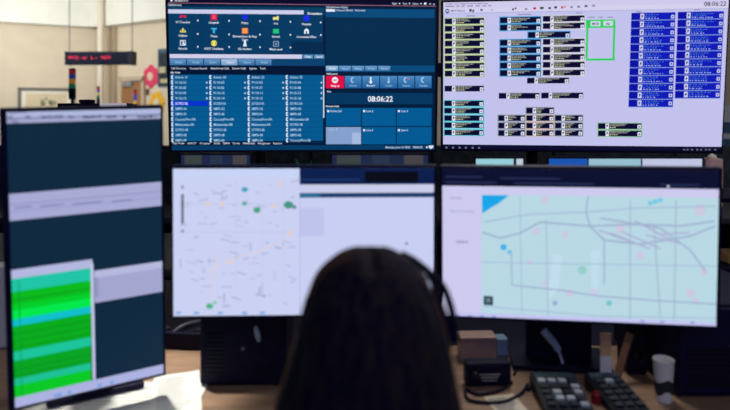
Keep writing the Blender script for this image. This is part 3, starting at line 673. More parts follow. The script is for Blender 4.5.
for x, w in ((14, 18), (40, 24), (72, 30), (112, 20)): pt.rect(x, 207.6-(x-9)*.065, x+w, 209-(x-9)*.065, (126, 128, 176), 3)
# green call list
pt.rect(5, 271, 92.6, 280, (180, 184, 224), 1)
for y0, y1, c in ((280, 293.4, (32, 196, 166)), (293.4, 306, (10, 186, 26)), (306, 312, (4, 206, 40)), (312, 321, (2, 232, 74)), (321, 328, (16, 190, 206)), (328, 353.5, (8, 172, 26)), (353.5, 363, (28, 196, 156)), (363, 381, (6, 164, 32)), (381, 388, (30, 192, 150)), (388, 400, (8, 200, 36))):
    pt.rect(5, y0, 91.6, y1, c, 2)
for y in (300, 334, 341, 348, 370, 376): pt.rect(12, y, 91, y+.9, (10, 140, 30), 3)
pt.rect(20, 280, 21, 400, (10, 150, 60), 3)
pt.rect(91.6, 263.6, 94.4, 380, (198, 200, 236), 3)
pt.rect(94.4, 270.8, 170, 303, (164, 166, 208), 1); pt.rect(94.4, 270.8, 170, 278, (182, 184, 222), 2); pt.rect(95, 277.5, 98.4, 297, (146, 148, 196), 3)
pt.rect(5, 400, 170, 411, (172, 178, 224), 4); 
for x in (54, 58, 68, 98, 110): pt.rect(x, 404.5-(x-14)*.23-(1), x+3.4, 407-(x-14)*.23-1, (80, 150, 226), 5)
mP = monitor(pt, 'tall portrait monitor at left turned inwards with green call rows', .012, .006, .0075, .0075)

# ---------------------------------------------------------------- stands
def desk_stand(cv, root_label_mon, xoff, ybase, w=.09, fw=.22, fd=.17, colw=None):
    """stand parts of a desk monitor: parented to its monitor, built upright in room space"""
    inv = Matrix.Translation(cv.loc) @ cv.rot.to_4x4(); inv.invert()
    yaw = math.atan2(cv.rot[1][0], cv.rot[0][0])
    M = inv @ Matrix.Translation((cv.loc.x+xoff, ybase, DESK)) @ Matrix.Rotation(yaw, 4, 'Z')
    top = cv.loc.z-DESK
    b = bmesh.new(); box(b, -w/2, w/2, -.015, .02, .012, top+.04, .006, M=M); obj('stand_column', b, BLACK, root_label_mon)
    b = bmesh.new(); box(b, -fw/2, fw/2, -fd*.45, fd*.55, 0.0036, .016, .005, M=M); obj('stand_foot', b, BLACK, root_label_mon)
    back = Matrix.Translation((0, 0, 0))
    h = M.inverted() @ Vector((0, .03, 0)); 
    b = bmesh.new(); p0 = Vector((0, .035, 0)); p1 = M @ Vector((0, 0, top)); tube(b, [p0, p1], .02, 10, 1); obj('stand_hinge', b, STEEL, root_label_mon)
desk_stand(ll, mLL, .07, 1.47, w=.09, fw=.14, fd=.14)
desk_stand(lr, mLR, .035, 1.53, w=.16, fw=.24, fd=.14)
desk_stand(pt, mP, -.06, 1.40, w=.07, fw=.2, fd=.16)

# mount carrying the two upper monitors
mt = thing('monitor_mount', 'black two-post mount carrying the upper monitors at the back of the desk', 'monitor mount', (0.25, 2.16, DESK))
for x in (-.624, .35):
    b = bmesh.new(); lathe(b, [(.022, .001), (.022, 1.06)], 16, Matrix.Translation((x, 0, 0))); obj('post', b, STEEL, mt)
    obj('base_plate', bx(x-.08, x+.08, -.07, .07, .0005, .012, bev=.003), STEEL, mt)
obj('crossbar', bx(-.85, .85, -.045, -.02, .76, .81, bev=.005), BLACK, mt)
for x in (-.624, .35):
    b = bx(x-.06, x+.06, -.165 if x < 0 else -.15, -.04, .70, .82, bev=.004); obj('bracket', b, BLACK, mt)

# ================================================================ THINGS ON THE DESK
def flat_text(s, w, M, parent, m, name='lettering', bold=.02):
    vs, fs, a0, wd = glyphs(s, bold); bm = bmesh.new(); k = w/wd
    V = [bm.verts.new(M @ Vector(((a-a0)*k-w/2, b*k, 0))) for a, b in vs]
    for f in fs:
        try: bm.faces.new([V[i] for i in f])
        except ValueError: pass
    return obj(name, bm, m, parent)
# black computer under the left map monitor
p0, p1 = on_desk(200, 387), on_desk(286, 387)
pc = thing('desktop_computer', 'black desktop computer box under the lower left monitor', 'computer', ((p0.x+p1.x)/2, p0.y, DESK))
w = p1.x-p0.x
obj('case', bx(-w/2, w/2, 0, .15, .006, .165, bev=.004), BLACK, pc)
b = bmesh.new()
for i in range(10): box(b, -w/2+.012, -w/2+.06, -.002, .001, .03+i*.01, .034+i*.01)
obj('vent', b, STEEL, pc)
M = Matrix.Translation((w*.17, -.004, .125)) @ Matrix.Rotation(math.radians(-12), 4, 'Y')
b = bmesh.new(); lathe(b, [(.002, -.003), (.009, 0), (.006, .004)], 14, M @ Matrix.Rotation(PI/2, 4, 'X') @ Matrix.Diagonal((.75, 2.2, 1, 1))); obj('glint_badge', b, mat('glint_pale', (176, 200, 208), .5), pc)  # pale badge stands in for a glint on the dark case
b = bmesh.new(); lathe(b, [(.004, -.002), (.004, .002)], 12, Matrix.Translation((.0, -.001, .09)) @ Matrix.Rotation(PI/2, 4, 'X')); obj('power_button', b, GREYP, pc)
for sx in (-1, 1):
    for y in (.02, .13): obj('foot', bx(sx*(w/2-.02)-.01, sx*(w/2-.02)+.01, y-.01, y+.01, 0, .007), STEEL, pc)

# papers
def sheet(label, p, w, h, rz, n=1, m=WHITE, group='paper sheets on the desk'):
    t = thing('paper_sheet', label, 'paper', p, (0, 0, rz), group)
    b = bmesh.new(); N = 8
    g = [[b.verts.new((-w/2+w*i/N, -h/2+h*j/N, .0012+.004*max(0, (i/N-.75))**2*8*(j/N))) for j in range(N+1)] for i in range(N+1)]
    for i in range(N):
        for j in range(N): b.faces.new((g[i][j], g[i+1][j], g[i+1][j+1], g[i][j+1]))
    obj('sheet', b, m, t, smooth=True)
    b = bmesh.new()
    for j in range(12): box(b, -w*.4, w*random.uniform(.1, .4), h*(.38-j*.06), h*(.38-j*.06)+.002, .0016, .0019)
    obj('printed_lines', b, GREYP, t)
    return t
sheet('white paper sheet lying under the portrait monitor', Vector((-.55, 1.29, DESK)), .37, .26, .03)
sheet('white paper lying left of the black desktop computer, partly under another sheet', Vector((-.424, 1.35, DESK+.003)), .105, .23, .30)
sheet('cream paper beside the small black box on the right', Vector((.31, 1.305, DESK)), .07, .10, .2, m=CREAM)
# binder of papers glimpsed left of the portrait monitor
bp_ = thing('ring_binder', 'white ring binder at the left edge behind the portrait monitor', 'binder', (-1.0, 1.62, DESK), (0, 0, .1))
obj('cover', bx(-.12, .12, 0, .06, .001, .22, bev=.003), WHITE, bp_); obj('pages', bx(-.115, .11, .008, .052, .006, .212), CREAM, bp_)

# little black amplifier box + light blue note block
p0, p1 = on_desk(466, 388), on_desk(511, 386)
am = thing('headset_amplifier', 'small black desk box with silver lettering below the right map monitor', 'box', ((p0.x+p1.x)/2, p0.y, DESK), (0, 0, .06))
w = p1.x-p0.x
obj('case', bx(-w/2, w/2, 0, .035, .004, .058, bev=.006), BLACK, am)
b = bmesh.new()
for i in range(3): box(b, -.022+i*.003, .026-i*.004, -.0015, .0005, .030-i*.007, .033-i*.007)
obj('lettering', b, SILVER, am)
b = bmesh.new(); lathe(b, [(.009, 0), (.009, .008), (.007, .012)], 16, Matrix.Translation((-w*.32, 0, .032)) @ Matrix.Rotation(PI/2, 4, 'X')); obj('dial', b, STEEL, am)
nb = thing('note_block', 'light blue note block standing behind the small black box', 'note block', on_desk(502.5, 359.5), (0, 0, .15))
b = bmesh.new()
for i in range(9): box(b, -.014, .014, i*.0035, i*.0035+.003, .001, .052+.001*(i % 3))
obj('pages', b, LBLUE, nb); obj('holder', bx(-.016, .016, -.001, .036, 0, .012), GREYP, nb)
cd = thing('index_cards', 'tan card box behind the small black box, left of the blue note block', 'card box', on_desk(479, 362), (0, 0, .05))
obj('carton', bx(-.046, .046, 0, .05, .001, .058, bev=.002), mat('tan_box', (186, 160, 148), .8), cd)
obj('lid', bx(-.047, .047, -.001, .051, .05, .062, bev=.002), mat('tan_lid', (174, 148, 136), .8), cd)

# desk phones / key pads
def keypad(label, p, rz, w, h, rows, cols, bright, group=None, handset=False):
    t = thing('desk_phone', label, 'phone', p, (0, 0, rz), group='desk phones'); tl = math.radians(7)
    R = Matrix.Rotation(tl, 4, 'X')
    b = bmesh.new()
    zb = math.tan(tl)*h
    V = [b.verts.new(q) for q in ((-w/2, 0, 0), (w/2, 0, 0), (w/2, h, 0), (-w/2, h, 0), (-w/2, 0, .018), (w/2, 0, .018), (w/2, h, .018+zb), (-w/2, h, .018+zb))]
    for f in ((0, 3, 2, 1), (4, 5, 6, 7), (0, 1, 5, 4), (1, 2, 6, 5), (2, 3, 7, 6), (3, 0, 4, 7)): b.faces.new([V[i] for i in f])
    bmesh.ops.bevel(b, geom=b.edges[:], offset=.004, segments=2, affect='EDGES')
    obj('body', b, TEALP, t)
    cw = w*.9/cols; ch = h*.72/rows; L = h/math.cos(tl)
    for r in range(rows):
        for c in range(cols):
            x = -w*.45+cw*(c+.5); y = h*.06+ch*(r+.5)
            k = bmesh.new(); box(k, -cw*.38, cw*.38, -ch*.33, ch*.33, -.002, .006, .0015, M=Matrix.Translation((x, y, .018+math.tan(tl)*y)) @ R)
            obj('key', k, KEYW if (r, c) in bright else KEY, t)
    k = bmesh.new(); box(k, -w*.43, w*.43, -h*.06, h*.06, -.001, .003, .001, M=Matrix.Translation((0, h*.87, .018+math.tan(tl)*h*.87)) @ R)
    obj('display', k, mat('lcd', (62, 84, 92), .3), t)
    if handset:
        k = bmesh.new(); tube(k, [(-w*.68, .01, .05), (-w*.68, h*.3, .075), (-w*.68, h*.7, .1), (-w*.68, h, .1)], [.018, .012, .012, .018], 10); obj('handset', k, BLACK, t)
    return t
keypad('dark desk phone keypad with pale keys in front of the lower right monitor', Vector((.430, 1.25, DESK)), -.03, .102, .15, 5, 4, {(4, 0), (4, 1), (4, 2), (3, 3), (2, 3), (0, 3), (1, 1), (2, 1), (1, 2)})
keypad('dark desk phone right of the pale-keyed phone, mostly unlit keys', Vector((.562, 1.25, DESK)), .10, .078, .15, 5, 3, {(4, 1)})
cap = thing('bottle_cap', 'small dark red cap lying between the two desk phones', 'cap', on_desk(597, 402))
b = bmesh.new(); lathe(b, [(.0135, 0), (.0135, .002), (.012, .003), (.012, .018), (.010, .021), (.004, .0215)], 28)
for i, v in enumerate(b.verts):
    if i % 2: v.co.x *= .96; v.co.y *= .96
obj('shell', b, RED, cap); b = bmesh.new(); lathe(b, [(.007, .021), (.007, .0235), (.003, .024)], 16); obj('button', b, mat('red_dark', (108, 12, 26), .4), cap)

# cup, wooden stick, upright things on the right
cu = thing('paper_cup', 'white paper cup with dark print under right end of lower right monitor', 'cup', on_desk(663.5, 400))
b = bmesh.new(); lathe(b, [(.017, 0), (.0215, .088), (.0225, .09), (.0215, .092), (.020, .088), (.016, .004)], 28); obj('cup_wall', b, WHITE, cu)
b = bmesh.new(); lathe(b, [(.0188, .020), (.0205, .046)], 28); 
for v in b.verts: v.co.z += .006*math.sin(math.atan2(v.co.y, v.co.x)*3)
obj('printed_band', b, CUPD, cu)
st = thing('wooden_stick', 'brown wooden stick leaning left of the paper cup', 'stick', (0, 0, 0))
a_, c_ = on_desk(615, 384), at(630, 336, 1.45)
b = bmesh.new(); d = (c_-a_); box(b, -.009, .009, -.003, .003, 0, d.length, .001, M=Matrix.Translation(a_+Vector((0, 0, .002))) @ d.to_track_quat('Z', 'Y').to_matrix().to_4x4())
for v in b.verts: pass
st.location = a_; bmesh.ops.translate(b, verts=b.verts, vec=-a_)
obj('shaft', b, mat('stick_wood', (132, 96, 74), .6, stretch=(1, 1, .2)), st)
b = bmesh.new(); box(b, -.0095, .0095, -.0035, .0035, d.length-.02, d.length+.004, .001, M=Matrix.Translation(Vector((0, 0, .002))) @ d.to_track_quat('Z', 'Y').to_matrix().to_4x4())
obj('tip', b, mat('stick_tip', (96, 66, 52), .6), st)
p0 = on_desk(644, 382)
sp = thing('desk_speaker', 'small black desk speaker between the wooden stick and paper cup', 'speaker', (p0.x, p0.y+.03, DESK))
obj('cabinet', bx(-.024, .024, 0, .07, .003, .15, bev=.008), BLACK, sp)
for z, r in ((.05, .019), (.105, .013)):
    b = bmesh.new(); lathe(b, [(r, 0), (r, .003), (r*.7, .001), (r*.2, .003)], 20, Matrix.Translation((0, .0, z)) @ Matrix.Rotation(PI/2, 4, 'X')); obj('driver', b, STEEL, sp)
p0 = on_desk(676, 398)
tw = thing('computer_tower', 'large black computer tower at the right end of the desk', 'computer', (p0.x+.12, p0.y, DESK))
obj('case', bx(-.12, .16, 0, .34, .004, .21, bev=.006), BLACK, tw)
obj('front_panel', bx(-.115, .155, -.008, .002, .012, .203, bev=.004), BEZEL, tw)
b = bmesh.new()
for i in range(8): box(b, -.1, .03, -.010, -.007, .03+i*.011, .035+i*.011)
obj('vent', b, STEEL, tw); b = bmesh.new(); lathe(b, [(.004, -.004), (.004, .002)], 12, Matrix.Translation((.0, -.008, .12)) @ Matrix.Rotation(PI/2, 4, 'X')); obj('power_button', b, SILVER, tw)
# upright cream card seen in the gap
cc = thing('card_holder', 'cream and tan card standing left of the wooden stick', 'card', on_desk(606, 389))
obj('card', bx(-.013, .013, 0, .002, .003, .075), WHITE, cc); obj('tan_card', bx(-.012, .013, .002, .004, .005, .128), mat('card_orange', (232, 186, 130), .8), cc); obj('holder', bx(-.016, .016, -.006, .012, 0, .008, bev=.002), GREYP, cc)

# cables
def cable(label, pts, r=.0035, m=BLACK):
    b = bmesh.new(); tube(b, pts, r, 8, 8); o = obj('cable', b, m, smooth=True); tag(o, label, 'cable', 'cables on the desk'); return o
z = DESK+.004
def dz(px, py, h=0.0): v = on_desk(px, py); return Vector((v.x, v.y, z+h))
cable('black cable looped on the desk in front of the small black box', [dz(512, 384), dz(500, 392), dz(478, 396), dz(466, 391), dz(470, 402), dz(500, 404), dz(520, 396), dz(528, 386)])
cable('black cable curving from behind the small black box to the pale-keyed phone', [dz(514, 376), dz(520, 366), dz(530, 362), dz(536, 372), dz(534, 384), dz(528, 392)], .003)
cable('pale grey cable bent behind the left end of the lower left monitor', [dz(170, 348, .03), dz(184, 345, .05), dz(198, 337, .04), dz(206, 331, .03), dz(196, 331, .06), dz(176, 338, .06)], .005, GREYP)
PALEP = mat('pale_glint_plastic', (196, 208, 220), .5)  # pale colour of the cable that carries the glint at the stand
cable('pale cable standing in for a glint, hanging across the stand of the lower right monitor', [at(543, 330, 1.50), at(549, 337, 1.495), at(556, 346, 1.492), at(561, 358, 1.49), at(563, 366, 1.49)], [.010, .010, .009, .004, .004], PALEP)
# black tray at the rear left
tr = thing('power_strip', 'black power strip on the desk behind the white papers', 'power strip', on_desk(182, 350), (0, 0, -.10))
obj('case', bx(-.09, .11, 0, .06, .001, .045, bev=.006), BLACK, tr)
for i in range(4):
    b = bmesh.new(); lathe(b, [(.014, 0), (.014, .003), (.011, .001)], 16, Matrix.Translation((-.055+i*.046, .03, .045))); obj('socket', b, STEEL, tr)

# shelf rack with tan boxes at the right edge
rk = thing('shelf_rack', 'black shelf rack at the right edge beyond the desk', 'shelf', (1.78, 2.75, 0))
for x in (-.3, .3):
    for y in (-.15, .15): obj('upright', bx(x-.015, x+.015, y-.015, y+.015, 0, 1.0, bev=.003), BLACK, rk)
for zz in (.2, .60, .682, .985): obj('shelf', bx(-.32, .32, -.17, .17, zz-.012, zz+.006, bev=.003), BLACK, rk)
for k_, (zz, lab) in enumerate(((.607, 'taller tan cardboard box on the lower visible shelf of the black rack'), (.689, 'flat tan cardboard box on the shelf above the taller tan box'))):
    q = thing('cardboard_box', lab, 'box', (1.74, 2.68, zz), group='cardboard boxes on the rack')
    hh_ = .058 if k_ == 0 else .042
    obj('carton', bx(-.13, .16, -.1, .1, .001, hh_, bev=.003), TANB, q); obj('tape', bx(-.02, .03, -.1012, .1012, .0005, hh_+.001), CREAM, q)

# ================================================================ WOMAN
HD = 0.80
wx = (371-CX)/F*HD
pr = thing('person', 'woman with long dark brown hair seen from behind, facing the monitors', 'person', (wx, HD, 0))
def rowz(py): return CAMZ-(py-CY)/F*HD
SKIN = mat('skin', (196, 150, 126), .6, noise=.05)
# --- body: skin-modifier skeleton + head, fused by voxel remesh
def skinned(name, joints, edges, m, parent, root=0, sub=1, voxel=None, extra=None):
    me = bpy.data.meshes.new(name); me.from_pydata([j[0] for j in joints], edges, [])
    o = link(name, me, m, parent)
    md = o.modifiers.new('skin', 'SKIN'); md.use_smooth_shade = True
    for i, j in enumerate(joints):
        r = j[1]; me.skin_vertices[0].data[i].radius = r if isinstance(r, tuple) else (r, r)
    me.skin_vertices[0].data[root].use_root = True
    s = o.modifiers.new('sub', 'SUBSURF'); s.levels = s.render_levels = sub
    dg = bpy.context.evaluated_depsgraph_get(); dg.update()
    ev = o.evaluated_get(dg); m2 = bpy.data.meshes.new_from_object(ev)
    o.modifiers.clear(); 
    bm = bmesh.new(); bm.from_mesh(m2)
    if extra: extra(bm)
    for f in bm.faces: f.smooth = True
    bm.to_mesh(m2); bm.free(); o.data = m2
    if not m2.materials: m2.materials.append(m)
    if voxel:
        r = o.modifiers.new('fuse', 'REMESH'); r.mode = 'VOXEL'; r.voxel_size = voxel; r.use_smooth_shade = True
        dg.update(); ev = o.evaluated_get(bpy.context.evaluated_depsgraph_get()); m3 = bpy.data.meshes.new_from_object(ev)
        o.modifiers.clear(); o.data = m3
        if not m3.materials: m3.materials.append(m)
        for p in m3.polygons: p.use_smooth = True
    return o
ztop = rowz(250); hc = ztop-.118           # crown and head centre
SEAT = .43
sh = ztop-.31                              # shoulder height
J = [((0, -.10, SEAT+.10), (.13, .10)), ((0, -.09, SEAT+.25), (.115, .085)), ((0, -.06, sh-.08), (.13, .09)), ((0, -.04, sh+.01), (.07, .06)), ((0, -.01, sh+.06), .048), ((0, .01, hc-.02), .05)]
Eg = [(0, 1), (1, 2), (2, 3), (3, 4), (4, 5)]
def add(p, r, par): J.append((p, r)); Eg.append((par, len(J)-1)); return len(J)-1
for s in (-1, 1):
    a0 = add((s*.155, -.05, sh-.03), .046, 2); a1 = add((s*.20, .05, sh-.21), .040, a0); a2 = add((s*.17, .16, DESK+.065), .034, a1); a3 = add((s*.11, .315, DESK+.048), .024, a2); a4 = add((s*.095, .365, DESK+.035), (.032, .016), a3)
    for k_, (dx, L) in enumerate(((-.027, .068), (-.009, .078), (.009, .074), (.027, .058))):
        f1 = add((s*.095+dx, .40, DESK+.036), .0088, a4); f2 = add((s*.095+dx*1.1, .40+L*.5, DESK+.036), .008, f1); add((s*.095+dx*1.15, .40+L*.85, DESK+.014), .007, f2)
    t1 = add((s*.095-s*.045, .365, DESK+.028), .009, a4); add((s*.095-s*.058, .39, DESK+.016), .008, t1)
    b0 = add((s*.10, -.06, SEAT+.085), .085, 0); b1 = add((s*.11, .28, SEAT+.085), .062, b0); b2 = add((s*.11, .27, .10), .042, b1); add((s*.115, .40, .035), (.04, .03), b2)
def head(bm):
    t = bmesh.new(); bmesh.ops.create_uvsphere(t, u_segments=40, v_segments=28, radius=1)
    for v in t.verts:
        x, y, zz = v.co
        w = .074*(1-.22*max(0, -zz)**1.3); q = Vector((x*w, y*.094*(1-.12*max(0, -zz)), zz*.112))
        if y > 0:
            nz = math.exp(-((x/.16)**2))*math.exp(-(((zz+.12)/.16)**2)); q.y += .024*nz
            for sx in (-1, 1):
                e = math.exp(-(((x-sx*.42)/.17)**2+((zz-.08)/.10)**2)); q.y -= .012*e
            mth = math.exp(-((x/.3)**2+((zz+.48)/.05)**2)); q.y += .005*mth
            ch = math.exp(-((x/.3)**2+((zz+.85)/.15)**2)); q.y += .010*ch
        for sx in (-1, 1):
            e = math.exp(-(((y+.05)/.13)**2+((zz+.05)/.24)**2)) if x*sx > .6 else 0; q.x += sx*.014*e
        v.co = q+Vector((0, .035, hc))
    me = bpy.data.meshes.new('h'); t.to_mesh(me); t.free(); bm.from_mesh(me)
skinned('body', J, Eg, SKIN, pr, voxel=.006, extra=head)
for s in (-1, 1):
    b = bmesh.new(); bmesh.ops.create_uvsphere(b, u_segments=16, v_segments=10, radius=.0115); obj('eye', b, mat('eye_white', (232, 232, 228), .3), pr, loc=(s*.031, .109, hc+.009), smooth=True)
b = bmesh.new(); bmesh.ops.create_uvsphere(b, u_segments=16, v_segments=8, radius=1)
for v in b.verts: v.co = Vector((v.co.x*.024, .118+v.co.y*.012-abs(v.co.x)*.008, hc-.054+v.co.z*.006))
obj('lips', b, mat('lips', (168, 92, 92), .5), pr, smooth=True)
# clothing
TOP = mat('dark_knit', (24, 28, 44), .9, noise=.2, scale=200)
JT = [((0, -.10, SEAT+.06), (.15, .12)), ((0, -.09, SEAT+.25), (.13, .10)), ((0, -.06, sh-.08), (.145, .105)), ((0, -.04, sh+.0), (.08, .07))]
ET = [(0, 1), (1, 2), (2, 3)]
for s in (-1, 1):
    JT += [((s*.16, -.05, sh-.03), .058), ((s*.205, .05, sh-.21), .052), ((s*.17, .16, DESK+.07), .045), ((s*.125, .28, DESK+.055), .034)]
    n = len(JT); ET += [(2, n-4), (n-4, n-3), (n-3, n-2), (n-2, n-1)]
skinned('sweater', JT, ET, TOP, pr, voxel=.007)
JL = [((0, -.10, SEAT+.09), (.15, .11))]; EL = []
for s in (-1, 1):
    JL += [((s*.10, -.05, SEAT+.085), .095), ((s*.11, .29, SEAT+.085), .074), ((s*.11, .275, .12), .056)]; n = len(JL); EL += [(0, n-3), (n-3, n-2), (n-2, n-1)]
skinned('trousers', JL, EL, mat('trousers', (20, 24, 38), .9), pr, voxel=.007)
for s in (-1, 1):
    b = bmesh.new(); box(b, -.045, .045, -.09, .14, 0.001, .025, .008); box(b, -.042, .042, -.085, .06, .02, .085, .02); box(b, -.042, .042, .05, .13, .02, .055, .015)
    obj('shoe', b, BLACK, pr, loc=(s*.113, .32, 0))
# --- hair
HAIR = bpy.data.materials.new('hair'); HAIR.use_nodes = True
nt = HAIR.node_tree; B = nt.nodes['Principled BSDF']; tc = nt.nodes.new('ShaderNodeTexCoord'); mp = nt.nodes.new('ShaderNodeMapping'); mp.inputs['Scale'].default_value = (120, 120, 5)
nz = nt.nodes.new('ShaderNodeTexNoise'); nz.inputs['Scale'].default_value = 1.0; nz.inputs['Detail'].default_value = 6
rp = nt.nodes.new('ShaderNodeValToRGB'); rp.color_ramp.elements[0].position = .35; rp.color_ramp.elements[1].position = .75
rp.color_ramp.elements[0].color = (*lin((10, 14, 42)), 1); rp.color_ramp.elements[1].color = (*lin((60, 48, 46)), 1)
bpn = nt.nodes.new('ShaderNodeBump'); bpn.inputs['Strength'].default_value = .5; bpn.inputs['Distance'].default_value = .003
nt.links.new(tc.outputs['Object'], mp.inputs['Vector']); nt.links.new(mp.outputs['Vector'], nz.inputs['Vector']); nt.links.new(nz.outputs['Fac'], rp.inputs['Fac'])
nt.links.new(rp.outputs['Color'], B.inputs['Base Color']); nt.links.new(nz.outputs['Fac'], bpn.inputs['Height']); nt.links.new(bpn.outputs['Normal'], B.inputs['Normal'])
B.inputs['Roughness'].default_value = .75; B.inputs['Specular IOR Level'].default_value = .06; B.inputs['Sheen Weight'].default_value = .0; B.inputs['Sheen Tint'].default_value = (*lin((150, 110, 80)), 1)
ROWS = [(247.6, 365, 377), (249, 354, 388), (252, 343, 396), (257, 333.5, 404.5), (264, 325, 412.5), (274, 317, 421), (286, 310.5, 429), (302, 304, 436.5), (322, 299.5, 443), (346, 294.5, 448), (370, 288.5, 452.5), (392, 282, 457), (412, 276, 461), (440, 271, 466), (475, 272, 466), (505, 282, 458), (520, 300, 440)]
b = bmesh.new(); NA = 96; rings = []; rh = random.Random(2)
ph = [rh.uniform(0, 6.28) for _ in range(6)]
for ri, (py, xl, xr) in enumerate(ROWS):
    zz = rowz(py); x0 = (xl-371)/F*HD; x1 = (xr-371)/F*HD; cx_ = (x0+x1)/2; rx = (x1-x0)/2
    t = min(1, max(0, (py-247)/70)); back = min(rx*1.12, .112)+.004*min(1, t); front = min(rx*1.0, .085)*(1-.85*min(1, max(0, (py-275)/25)))
    yc = .005-.03*max(0, (py-330)/190)
    ring = []
    for i in range(NA):
        a = 2*PI*i/NA; sx, sy = math.cos(a), math.sin(a)
        lock = 1+.012*min(1, t*1.5)*(math.sin(9*a+ph[0]+py*.012)+.7*math.sin(17*a+ph[1]-py*.02)+.5*math.sin(31*a+ph[2]+py*.03))
        x = cx_+rx*sx*lock; y = yc+(front if sy > 0 else back*lock)*sy
        zl = zz
        if py < 262: zl -= .0085*math.exp(-((x-.0005)/.009)**2)
        ring.append(b.verts.new((x, y, zl)))
    rings.append(ring)
for a, c in zip(rings, rings[1:]):
    for i in range(NA): b.faces.new((a[i], a[(i+1) % NA], c[(i+1) % NA], c[i]))
b.faces.new(rings[0][::-1]); b.faces.new(rings[-1])
hair = obj('hair', b, HAIR, pr, smooth=True)
sm = hair.modifiers.new('sub', 'SUBSURF'); sm.levels = 1; sm.render_levels = 1
# loose lighter locks at the outer edges
b = bmesh.new(); LOCK = mat('hair_lock', (124, 88, 66), .5, stretch=(60, 60, 3), noise=.3)
def hp(px, py, y): return Vector(((px-371)/F*HD, y, rowz(py)))
for i in range(16):
    o_ = rh.uniform(-1.5, 1.5); y0 = rh.uniform(-.03, .03); r0 = rh.uniform(.0008, .0018)
    tube(b, [hp(299+o_, 330, y0), hp(293+o_, 352, y0), hp(286+o_*1.4, 376, y0), hp(279.5+o_*1.8, 398, y0), hp(274+o_*2, 425, y0), hp(272+o_*2, 460, y0)], r0, 6, 5)
for i in range(9):
    o_ = rh.uniform(-1.5, 1); y0 = rh.uniform(-.03, .03); r0 = rh.uniform(.0007, .0014)
    tube(b, [hp(420+o_, 274, y0), hp(429+o_, 288, y0), hp(436.5+o_, 304, y0), hp(443+o_, 325, y0), hp(448+o_, 348, y0), hp(455+o_, 385, y0), hp(461+o_, 415, y0)], r0, 6, 5)
for i in range(8):
    o_ = rh.uniform(-1, 1.5); y0 = rh.uniform(-.04, .0); r0 = rh.uniform(.0007, .0013)
    tube(b, [hp(350+o_, 249.5, y0), hp(334+o_, 258, y0), hp(325+o_, 265, y0), hp(317+o_, 275.5, y0), hp(311+o_, 287, y0)], r0, 6, 5)
obj('loose_locks', b, LOCK, pr, smooth=True)

# --- headset
hs = thing('headset', 'black headset with dangling cords worn by the woman', 'headset', (wx, HD, 0))
b = bmesh.new(); zt = rowz(247)+.002
arc = []
for i in range(13):
    a = PI*i/12; arc.append(Vector((-.080*math.cos(a)-.001, .03, rowz(304)+(zt-.012-rowz(304))*math.sin(a))))
tube(b, arc, .0045, 8, 2); obj('headband', b, BLACK, hs)
for s in (-1, 1):
    b = bmesh.new(); lathe(b, [(.016, -.006), (.020, -.003), (.020, .006), (.014, .010)], 24, Matrix.Translation((s*(.085 if s < 0 else .080), .03, rowz(318))) @ Matrix.Rotation(PI/2, 4, 'Y')); obj('ear_cushion', b, BLACK, hs)
def hx(px, py, y): return Vector(((px-371)/F*HD, y, rowz(py)))
b = bmesh.new(); tube(b, [hx(404, 262.5, .045), hx(417, 270, .05), hx(430, 280, .05), hx(440, 289, .05), hx(449, 300, .05), hx(455, 316, .045), hx(459, 334, .04)], .0052, 8, 6); obj('cord', b, BLACK, hs)
b = bmesh.new(); tube(b, [hx(432, 284, .05), hx(437, 292, .045), hx(440, 306, .04), hx(446, 320, .04), hx(451, 334, .04), hx(453, 346, .04), hx(450, 380, .04), hx(452, 420, .04)], .0048, 8, 6); obj('cord', b, BLACK, hs)
obj('inline_control', bx(-.0075, .0075, -.005, .005, -.017, .015, bev=.003), BLACK, hs, loc=hx(457, 341, .04))
b = bmesh.new(); tube(b, [(-.09, .045, rowz(310)), (-.085, .09, rowz(325)), (-.055, .13, rowz(338)), (-.03, .14, rowz(341))], .0028, 8, 6); obj('microphone_boom', b, BLACK, hs)

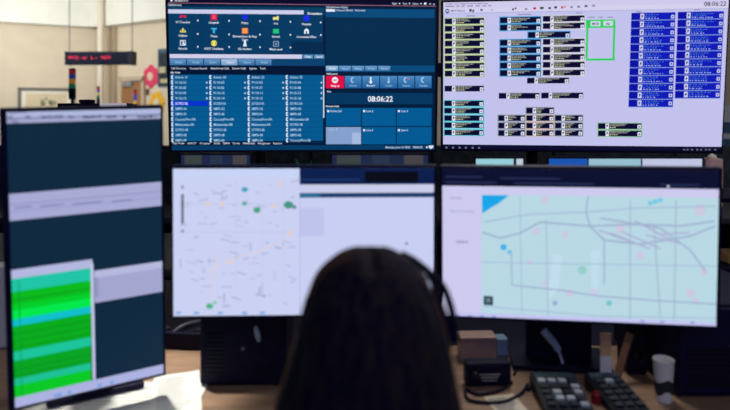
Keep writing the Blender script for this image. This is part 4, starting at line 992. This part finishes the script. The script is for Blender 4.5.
# --- chair the woman sits on
ch = thing('office_chair', 'dark swivel office chair the woman sits on', 'chair', (wx, HD-.06, 0))
obj('seat', bx(-.24, .24, -.24, .26, SEAT-.09, SEAT-.015, bev=.03), BLACK, ch)
obj('backrest', bx(-.22, .22, -.30, -.25, SEAT+.05, .82, bev=.022), BLACK, ch)
obj('back_support', bx(-.03, .03, -.28, -.23, SEAT-.08, SEAT+.2, bev=.006), STEEL, ch)
b = bmesh.new(); lathe(b, [(.03, .09), (.03, .2), (.022, .2), (.022, SEAT-.08)], 16); obj('column', b, STEEL, ch)
for i in range(5):
    a = 2*PI*i/5+.3; d = Vector((math.cos(a), math.sin(a), 0))
    b = bmesh.new(); tube(b, [Vector((0, 0, .11)), d*.15+Vector((0, 0, .10)), d*.29+Vector((0, 0, .075))], .018, 8, 3); lg = obj('leg', b, STEEL, ch)
    b = bmesh.new(); lathe(b, [(.02, -.018), (.028, -.014), (.028, .014), (.02, .018)], 16, Matrix.Translation(d*.29+Vector((0, 0, .0285))) @ Matrix.Rotation(a, 4, 'Z') @ Matrix.Rotation(PI/2, 4, 'X')); obj('caster', b, BLACK, lg)

# ================================================================ LIGHT
def area(name, loc, size, power, col, target=None, sy=None):
    l = bpy.data.lights.new(name, 'AREA'); l.energy = power; l.color = col; l.size = size
    if sy: l.shape = 'RECTANGLE'; l.size_y = sy
    o = bpy.data.objects.new(name, l); COL.objects.link(o); o.location = loc
    d = (Vector(target)-Vector(loc)) if target else Vector((0, 0, -1))
    o.rotation_euler = d.to_track_quat('-Z', 'Y').to_euler(); return o
WARM = (1.0, .975, .93)
area('far_ceiling_light', (-6.5, 8.0, 3.55), 3.0, 158, WARM, (-6.2, 10.5, 1.2), 2.0)
area('far_ceiling_light', (-3.0, 7.0, 3.55), 3.0, 88, WARM, (-3.0, 10, 1.2), 2.0)
area('uplight', (-6.2, 9.6, 2.7), 1.5, 42, (1, .98, .93), (-6.2, 12.0, 3.6), 1.0)
area('room_ceiling_light', (3.2, 2.7, 3.5), 1.2, 34, WARM, (1.6, 4.2, .9))
sl = bpy.data.lights.new('task_lamp', 'SPOT'); sl.energy = 170; sl.color = (1, .95, .86); sl.spot_size = math.radians(18); sl.spot_blend = .8; sl.shadow_soft_size = .05
so = bpy.data.objects.new('task_lamp', sl); COL.objects.link(so); so.location = (-.75, 1.72, 2.4); so.rotation_euler = (Vector((-.50, 1.41, DESK))-so.location).to_track_quat('-Z', 'Y').to_euler()
area('ceiling_light', (.5, -1.2, 3.5), 1.6, 16, (1, .95, .88), (.2, 1.0, .9))
area('task_light', (.55, 2.0, 2.3), .4, 9, (1, .92, .82), (.42, 1.42, DESK))
area('blue_fill_light', (0.3, -2.6, 2.9), 3.0, 26, (.22, .32, 1.0), (.2, 1.6, 1.0))  # added fill without a fixture, lifts the foreground shadows to navy
wd = bpy.data.worlds.new('world'); scene.world = wd; wd.use_nodes = True
bg = wd.node_tree.nodes['Background']; bg.inputs[0].default_value = (.25, .35, .9, 1); bg.inputs[1].default_value = .10
